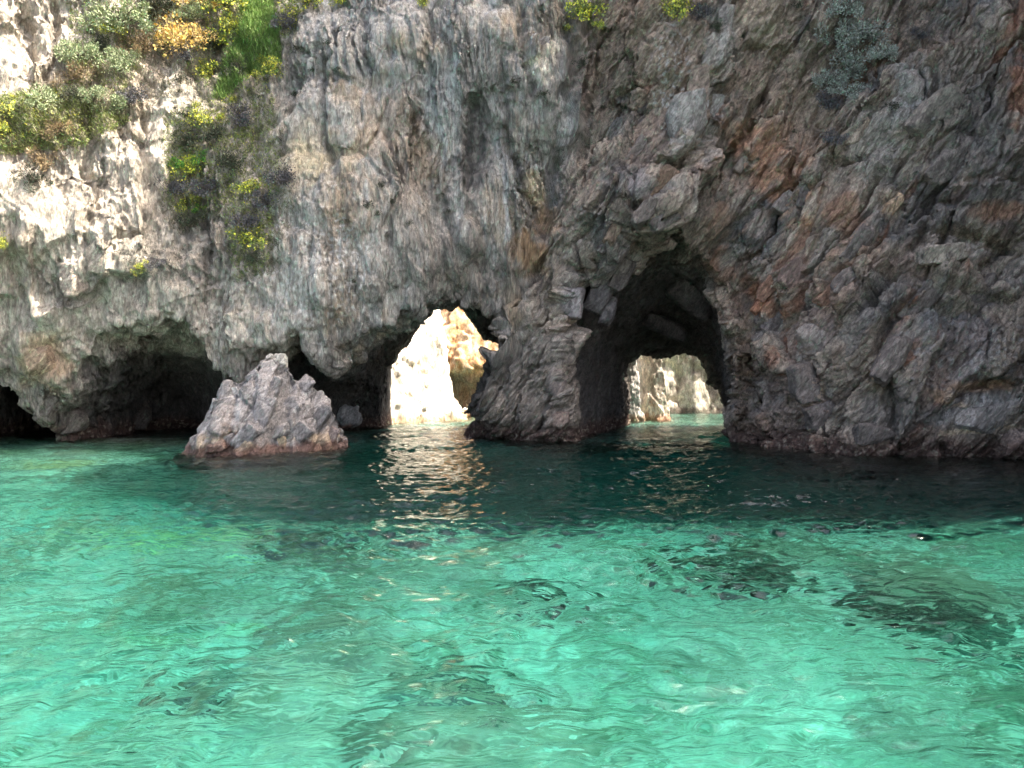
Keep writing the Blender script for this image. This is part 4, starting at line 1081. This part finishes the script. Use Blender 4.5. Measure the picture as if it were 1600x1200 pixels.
PL = [
 ('shrub','G',200,42,44,'largest pale grey-green shrub in the upper left, near the frame top'),
 ('shrub','D',248,28,38,'dark green shrub right of the largest pale one at the top'),
 ('shrub','G',306,26,20,'small pale rounded shrub between two golden patches at the top'),
 ('flowering_bush','O',322,8,30,'golden bush touching the frame top left of the green grass'),
 ('flowering_bush','Y',358,14,34,'brightest yellow flowering bush at the very top beside the green grass'),
 ('dry_bush','O',268,72,34,'golden straw-coloured bush on the rock ledge, upper left'),
 ('dry_bush','R',228,82,30,'pale dry grassy clump at the left end of the golden ledge'),
 ('dry_bush','O',312,64,24,'golden dry clump at the right end of the rock ledge'),
 ('flowering_bush','Y',173,50,16,'small yellow flowering clump beside the largest pale shrub'),
 ('shrub','G',132,92,28,'sunlit pale shrub at the edge of the white cliff, upper left'),
 ('shrub','G',195,100,28,'pale green round shrub below the largest pale one'),
 ('shrub','D',160,78,22,'dark shrub between the two sunlit pale shrubs'),
 ('dry_bush','R',128,126,26,'olive and orange dry bush left of the grey rock face'),
 ('shrub','D',122,152,20,'dark shrub directly under the olive and orange dry bush'),
 ('shrub','G',150,160,24,'pale shrub right of the dark one, upper left'),
 ('shrub','G',178,172,24,'grey-green shrub hanging at the top of the bright cliff strip'),
 ('shrub','G',62,166,32,'broad bright shrub on the left shoulder of the cliff'),
 ('shrub','Y',22,184,26,'light green shrub at the left edge of the photo'),
 ('shrub','R',98,206,22,'brownish shrub below the broad bright shrub'),
 ('shrub','Y',4,208,18,'yellow-green shrub cut by the left edge of the photo'),
 ('dry_bush','R',72,262,30,'dry orange-brown bush alone on the sunlit left face'),
 ('shrub','D',60,285,22,'dark green shrub just below the dry orange-brown bush'),
 ('shrub','H',215,158,26,'grey twiggy shrub under the rock ledge'),
 ('shrub','H',288,92,20,'grey shrub hanging from the underside of the ledge'),
 ('shrub','D',330,75,24,'dark shrub between the ledge and the green grass'),
 ('flowering_bush','Y',352,70,26,'yellow-green flowering bush on the left edge of the grass'),
 ('flowering_bush','Y',335,116,26,'yellow flowering bush at the lower left of the grass'),
 ('flowering_bush','Y',365,48,22,'flowering bush among the grass near its top left'),
 ('flowering_bush','Y',417,100,13,'small yellow flowering clump at the lower right of the grass'),
 ('flowering_bush','Y',400,122,9,'tiny yellow flowering sprig under the grass'),
 ('shrub','D',378,112,20,'dark leafy shrub at the foot of the grass'),
 ('flowering_bush','Y',428,112,17,'olive flowering bush against the grey rock right of the grass'),
 ('shrub','H',450,45,24,'grey scrubby shrub right of the grass'),
 ('flowering_bush','Y',443,38,13,'yellow sprig on the grey scrub right of the grass'),
 ('flowering_bush','Y',462,36,18,'olive-yellow bush on top of the grey rock shoulder'),
 ('flowering_bush','Y',482,10,24,'olive bush at the frame top above the grey rock shoulder'),
 ('flowering_bush','Y',537,4,16,'small olive bush at the frame top, middle left'),
 ('flowering_bush','Y',661,9,10,'small lone yellow sprig at the frame top above the middle cliff'),
 ('flowering_bush','Y',318,192,18,'round yellow flowering bush in the middle of the dark gully'),
 ('flowering_bush','Y',348,184,8,'tiny yellow sprig right of the round flowering bush'),
 ('flowering_bush','Y',366,160,8,'tiny yellow sprig above the round flowering bush'),
 ('flowering_bush','Y',309,168,8,'tiny yellow sprig directly above the round flowering bush'),
 ('shrub','B',280,262,18,'bright green leafy bush left of the yellow flowers in the gully'),
 ('flowering_bush','Y',303,262,22,'yellow flowering bush beside the bright green one'),
 ('shrub','B',322,252,16,'bright green leafy bush right of the yellow flowers in the gully'),
 ('flowering_bush','Y',294,322,15,'yellow flowering bush with the deepest yellow, lower in the gully'),
 ('shrub','B',310,330,12,'small green bush under the deep yellow flowers'),
 ('flowering_bush','Y',308,310,9,'tiny deep yellow sprig over the small green bush'),
 ('flowering_bush','Y',396,296,20,'yellow flowering bush left of the dark heather clump'),
 ('shrub','H',440,286,26,'dark purple-grey heather clump beside the pale grey rock'),
 ('shrub','H',420,320,26,'grey heather clump under the purple-grey one'),
 ('flowering_bush','Y',396,376,24,'lowest yellow flowering bush hanging over the overhang'),
 ('shrub','H',385,352,24,'grey scrub above the lowest yellow flowering bush'),
 ('shrub','D',400,408,18,'dark scrub below the lowest yellow flowering bush'),
 ('flowering_bush','Y',222,420,11,'small yellow-green clump low on the cliff over the left cave'),
 ('shrub','H',240,415,16,'grey scrub beside the small yellow-green clump over the cave'),
 ('shrub','D',300,350,22,'dark scrub under the deep yellow flowers'),
 ('shrub','H',268,298,24,'grey scrub on the left rim of the gully'),
 ('shrub','H',325,300,26,'grey scrub in the centre of the gully'),
 ('shrub','D',345,215,24,'dark scrub right of the round yellow bush'),
 ('shrub','H',380,190,26,'grey scrub in the upper right of the gully'),
 ('shrub','D',300,225,24,'dark scrub under the round yellow flowering bush'),
 ('shrub','D',370,260,24,'dark scrub above the yellow bush beside the heather'),
 ('shrub','Y',6,382,14,'olive shrub on the left photo edge, halfway down'),
 ('flowering_bush','Y',908,26,25,'bright yellow-green bush at the top of the middle cliff'),
 ('flowering_bush','Y',889,48,8,'small yellow sprig hanging left under the bright yellow-green bush'),
 ('flowering_bush','Y',932,42,10,'small yellow sprig right under the bright yellow-green bush'),
 ('shrub','D',910,104,14,'dark green shrub below the bright yellow-green bush'),
 ('flowering_bush','Y',1055,24,26,'greenish-yellow bush on top of the white-speckled rock nose'),
 ('shrub','H',1090,30,22,'grey scrub right of the bush on the rock nose'),
 ('shrub','D',1120,50,16,'dark scrub in the cleft right of the rock nose'),
 ('shrub','S',1312,24,32,'topmost silvery grey-green shrub on the right cliff'),
 ('shrub','S',1345,62,34,'silvery shrub at the right of the silvery thicket'),
 ('shrub','S',1308,70,30,'silvery shrub under the topmost one, left side'),
 ('shrub','S',1370,92,26,'silvery shrub at the right end of the silvery thicket'),
 ('shrub','S',1328,112,34,'silvery shrub in the middle of the silvery thicket'),
 ('shrub','S',1292,135,26,'silvery shrub at the lower left of the silvery thicket'),
 ('shrub','S',1325,152,26,'lowest broad silvery shrub of the silvery thicket'),
 ('shrub','H',1288,165,20,'dark grey shrub hanging under the silvery thicket'),
 ('shrub','H',1296,222,20,'small lilac-grey shrub below the silvery thicket'),
 ('shrub','H',1430,60,16,'thin grey scrub on the sandy slope in the upper right'),
]
for k, (nm, key, u, v, px, lab) in enumerate(PL):
    grp = {'shrub': 'shrubs growing on the cliff', 'flowering_bush': 'yellow flowering bushes on the cliff', 'dry_bush': 'dry golden bushes on the cliff'}[nm]
    plant(nm, key, u, v, px, lab, grp)
for (u, v, px, lab) in [(285, 128, 10, 'largest tiny dark tuft, on the smooth grey face under the rock ledge'), (282, 145, 6, 'small dark tuft just under the largest tuft below the ledge'), (291, 183, 9, 'round dark tuft on the pale rock left of the yellow bush in the gully'), (276, 170, 4, 'speck of a dark tuft on the pale rock under the ledge'), (467, 80, 9, 'dark tuft on the left edge of the grey rock shoulder'), (512, 70, 7, 'dark tuft near the top middle of the grey rock shoulder'), (490, 112, 6, 'small dark tuft below the centre of the grey rock shoulder'), (460, 150, 8, 'dark tuft low on the left edge of the grey rock shoulder'), (597, 293, 8, 'upper dark tuft of the small cluster in the middle of the grey wall'), (612, 316, 7, 'right-hand dark tuft of the small cluster on the grey wall'), (575, 322, 8, 'left-hand dark tuft of the small cluster on the grey wall'), (590, 335, 6, 'lowest dark tuft of the small cluster on the grey wall'), (990, 118, 7, 'upper dark tuft of three on brown rock left of the white-speckled nose'), (997, 137, 7, 'middle dark tuft of three on brown rock left of the white-speckled nose'), (985, 150, 5, 'lowest dark tuft of three on brown rock left of the white-speckled nose'), (1243, 13, 8, 'dark tuft at the frame top on the sandy slope of the right cliff'), (942, 170, 7, 'dark tuft below the green shrub on the brown rock band'), (1240, 208, 5, 'tiny dark tuft just above the salmon-coloured rock streak'), (1395, 170, 9, 'dark tuft right of the lower end of the silvery thicket'), (1160, 60, 6, 'tiny dark tuft on pale rock in the upper right centre'), (620, 450, 5, 'tiny dark tuft above the left arch'), (555, 440, 5, 'tiny dark tuft above the hanging lip left of the left arch'), (640, 350, 6, 'tiny dark tuft on the lower middle of the grey wall'), (700, 330, 5, 'tiny dark tuft under the dark groove of the grey wall'), (530, 110, 5, 'tiny dark tuft on the right flank of the grey rock shoulder'), (805, 130, 8, 'dark tuft left of the cream-white rock patch'), (850, 150, 8, 'dark tuft just under the cream-white rock patch'), (1185, 250, 4, 'speck of a dark tuft on the salmon-coloured rock streak'), (1008, 178, 8, 'dark tuft on the dark block beside the white-speckled nose'), (975, 170, 6, 'dark tuft left of the dark block near the white-speckled nose')]:
    plant('tuft', 'T', u, v, px, lab, 'tiny dark tufts dotted over bare rock', 'plant tuft')

# grass tongue between the bushes
def in_poly(u, v, poly):
    c = False; n = len(poly)
    for i in range(n):
        (x1, y1), (x2, y2) = poly[i], poly[(i + 1) % n]
        if (y1 > v) != (y2 > v) and u < (x2 - x1) * (v - y1) / (y2 - y1) + x1: c = not c
    return c
def scatter(name, polys, n, blades, ln, wd, c0, c1, label, seed, up=1.0):
    r = random.Random(seed); V = []; Cc = []
    k = 0; tries = 0
    while k < n and tries < n * 6:
        tries += 1
        poly = r.choice(polys)
        u = r.uniform(min(p[0] for p in poly), max(p[0] for p in poly)); v = r.uniform(min(p[1] for p in poly), max(p[1] for p in poly))
        if not in_poly(u, v, poly): continue
        p, nn = hit(u, v)
        if p is None: continue
        k += 1
        cm = r.uniform(.7, 1.3)
        for b in range(blades):
            d = Vector((r.gauss(0, .5), r.gauss(-.5, .4), up + r.gauss(0, .3))).normalized()
            q = p + Vector((r.gauss(0, .09), r.gauss(0, .03), r.gauss(0, .09))) - d * .03
            s = d.cross(Vector((r.gauss(0, 1), r.gauss(0, 1), r.gauss(0, 1)))).normalized() * wd * r.uniform(.6, 1.3)
            l = ln * r.uniform(.5, 1.4)
            V += [q - s, q + s, q + d * l * .6 + s * .7 + Vector((0, 0, -.02)), q + d * l + Vector((0, -l * .25, -l * .1))]
            t = r.random(); c = (c0 + (c1 - c0) * t) * cm
            Cc += [c] * 4
    V = np.array(V); Q = np.arange(len(V)).reshape(-1, 4)
    o = mesh_np(name, V, Q, LEAF, dict(Col=np.array(Cc)), smooth=False)
    tag(o, label, kind='stuff'); return o
scatter('grass', [[(383,0),(425,0),(438,50),(440,95),(425,118),(395,118),(368,135),(350,158),(335,155),(350,115),(352,95),(375,55)]], 2300, 7, .22, .014, C(.10,.19,.045), C(.34,.46,.15), 'bright green grass growing down the gully at the top left', 1)
scatter('scrub', [[(255,180),(420,120),(455,250),(462,320),(430,430),(370,440),(350,340),(280,370),(245,330),(270,250)], [(150,0),(480,0),(450,110),(300,150),(170,190),(110,150),(120,90)], [(0,170),(120,140),(190,190),(110,230),(0,230)]],
        4500, 6, .17, .013, C(.10,.10,.065), C(.32,.30,.19), 'low dry grey-brown scrub covering the gully and upper left slope', 2, .6)
scatter('low_plants', [[(110,0),(470,0),(455,60),(330,60),(330,150),(250,60),(180,170),(210,190),(90,170),(110,110)], [(0,150),(110,140),(200,190),(120,230),(0,240)], [(255,180),(420,120),(440,250),(420,420),(370,430),(350,330),(280,360),(255,300)]],
        6000, 6, .13, .015, C(.13,.17,.05), C(.44,.48,.17), 'low green and olive plants between the bushes in the upper left', 6, .5)
scatter('wild_flowers', [[(210,0),(470,0),(455,50),(440,130),(330,150),(300,60),(180,60)], [(290,170),(370,150),(430,290),(410,390),(370,400),(330,280),(290,330),(270,270)], [(0,160),(110,140),(150,200),(0,230)]],
        420, 5, .07, .022, C(.55,.50,.06), C(.82,.76,.16), 'small yellow wild flowers sprinkled over the plants in the upper left', 9, .5)
scatter('scrub', [[(930,120),(1010,150),(960,250),(900,260)], [(1390,0),(1480,20),(1440,90),(1380,60)], [(180,390),(300,380),(300,440),(200,440)], [(870,230),(930,200),(900,320),(850,330)]],
        700, 5, .11, .011, C(.09,.085,.07), C(.24,.22,.18), 'thin dry scrub on the brown rock beside the middle cliff', 3, .6)
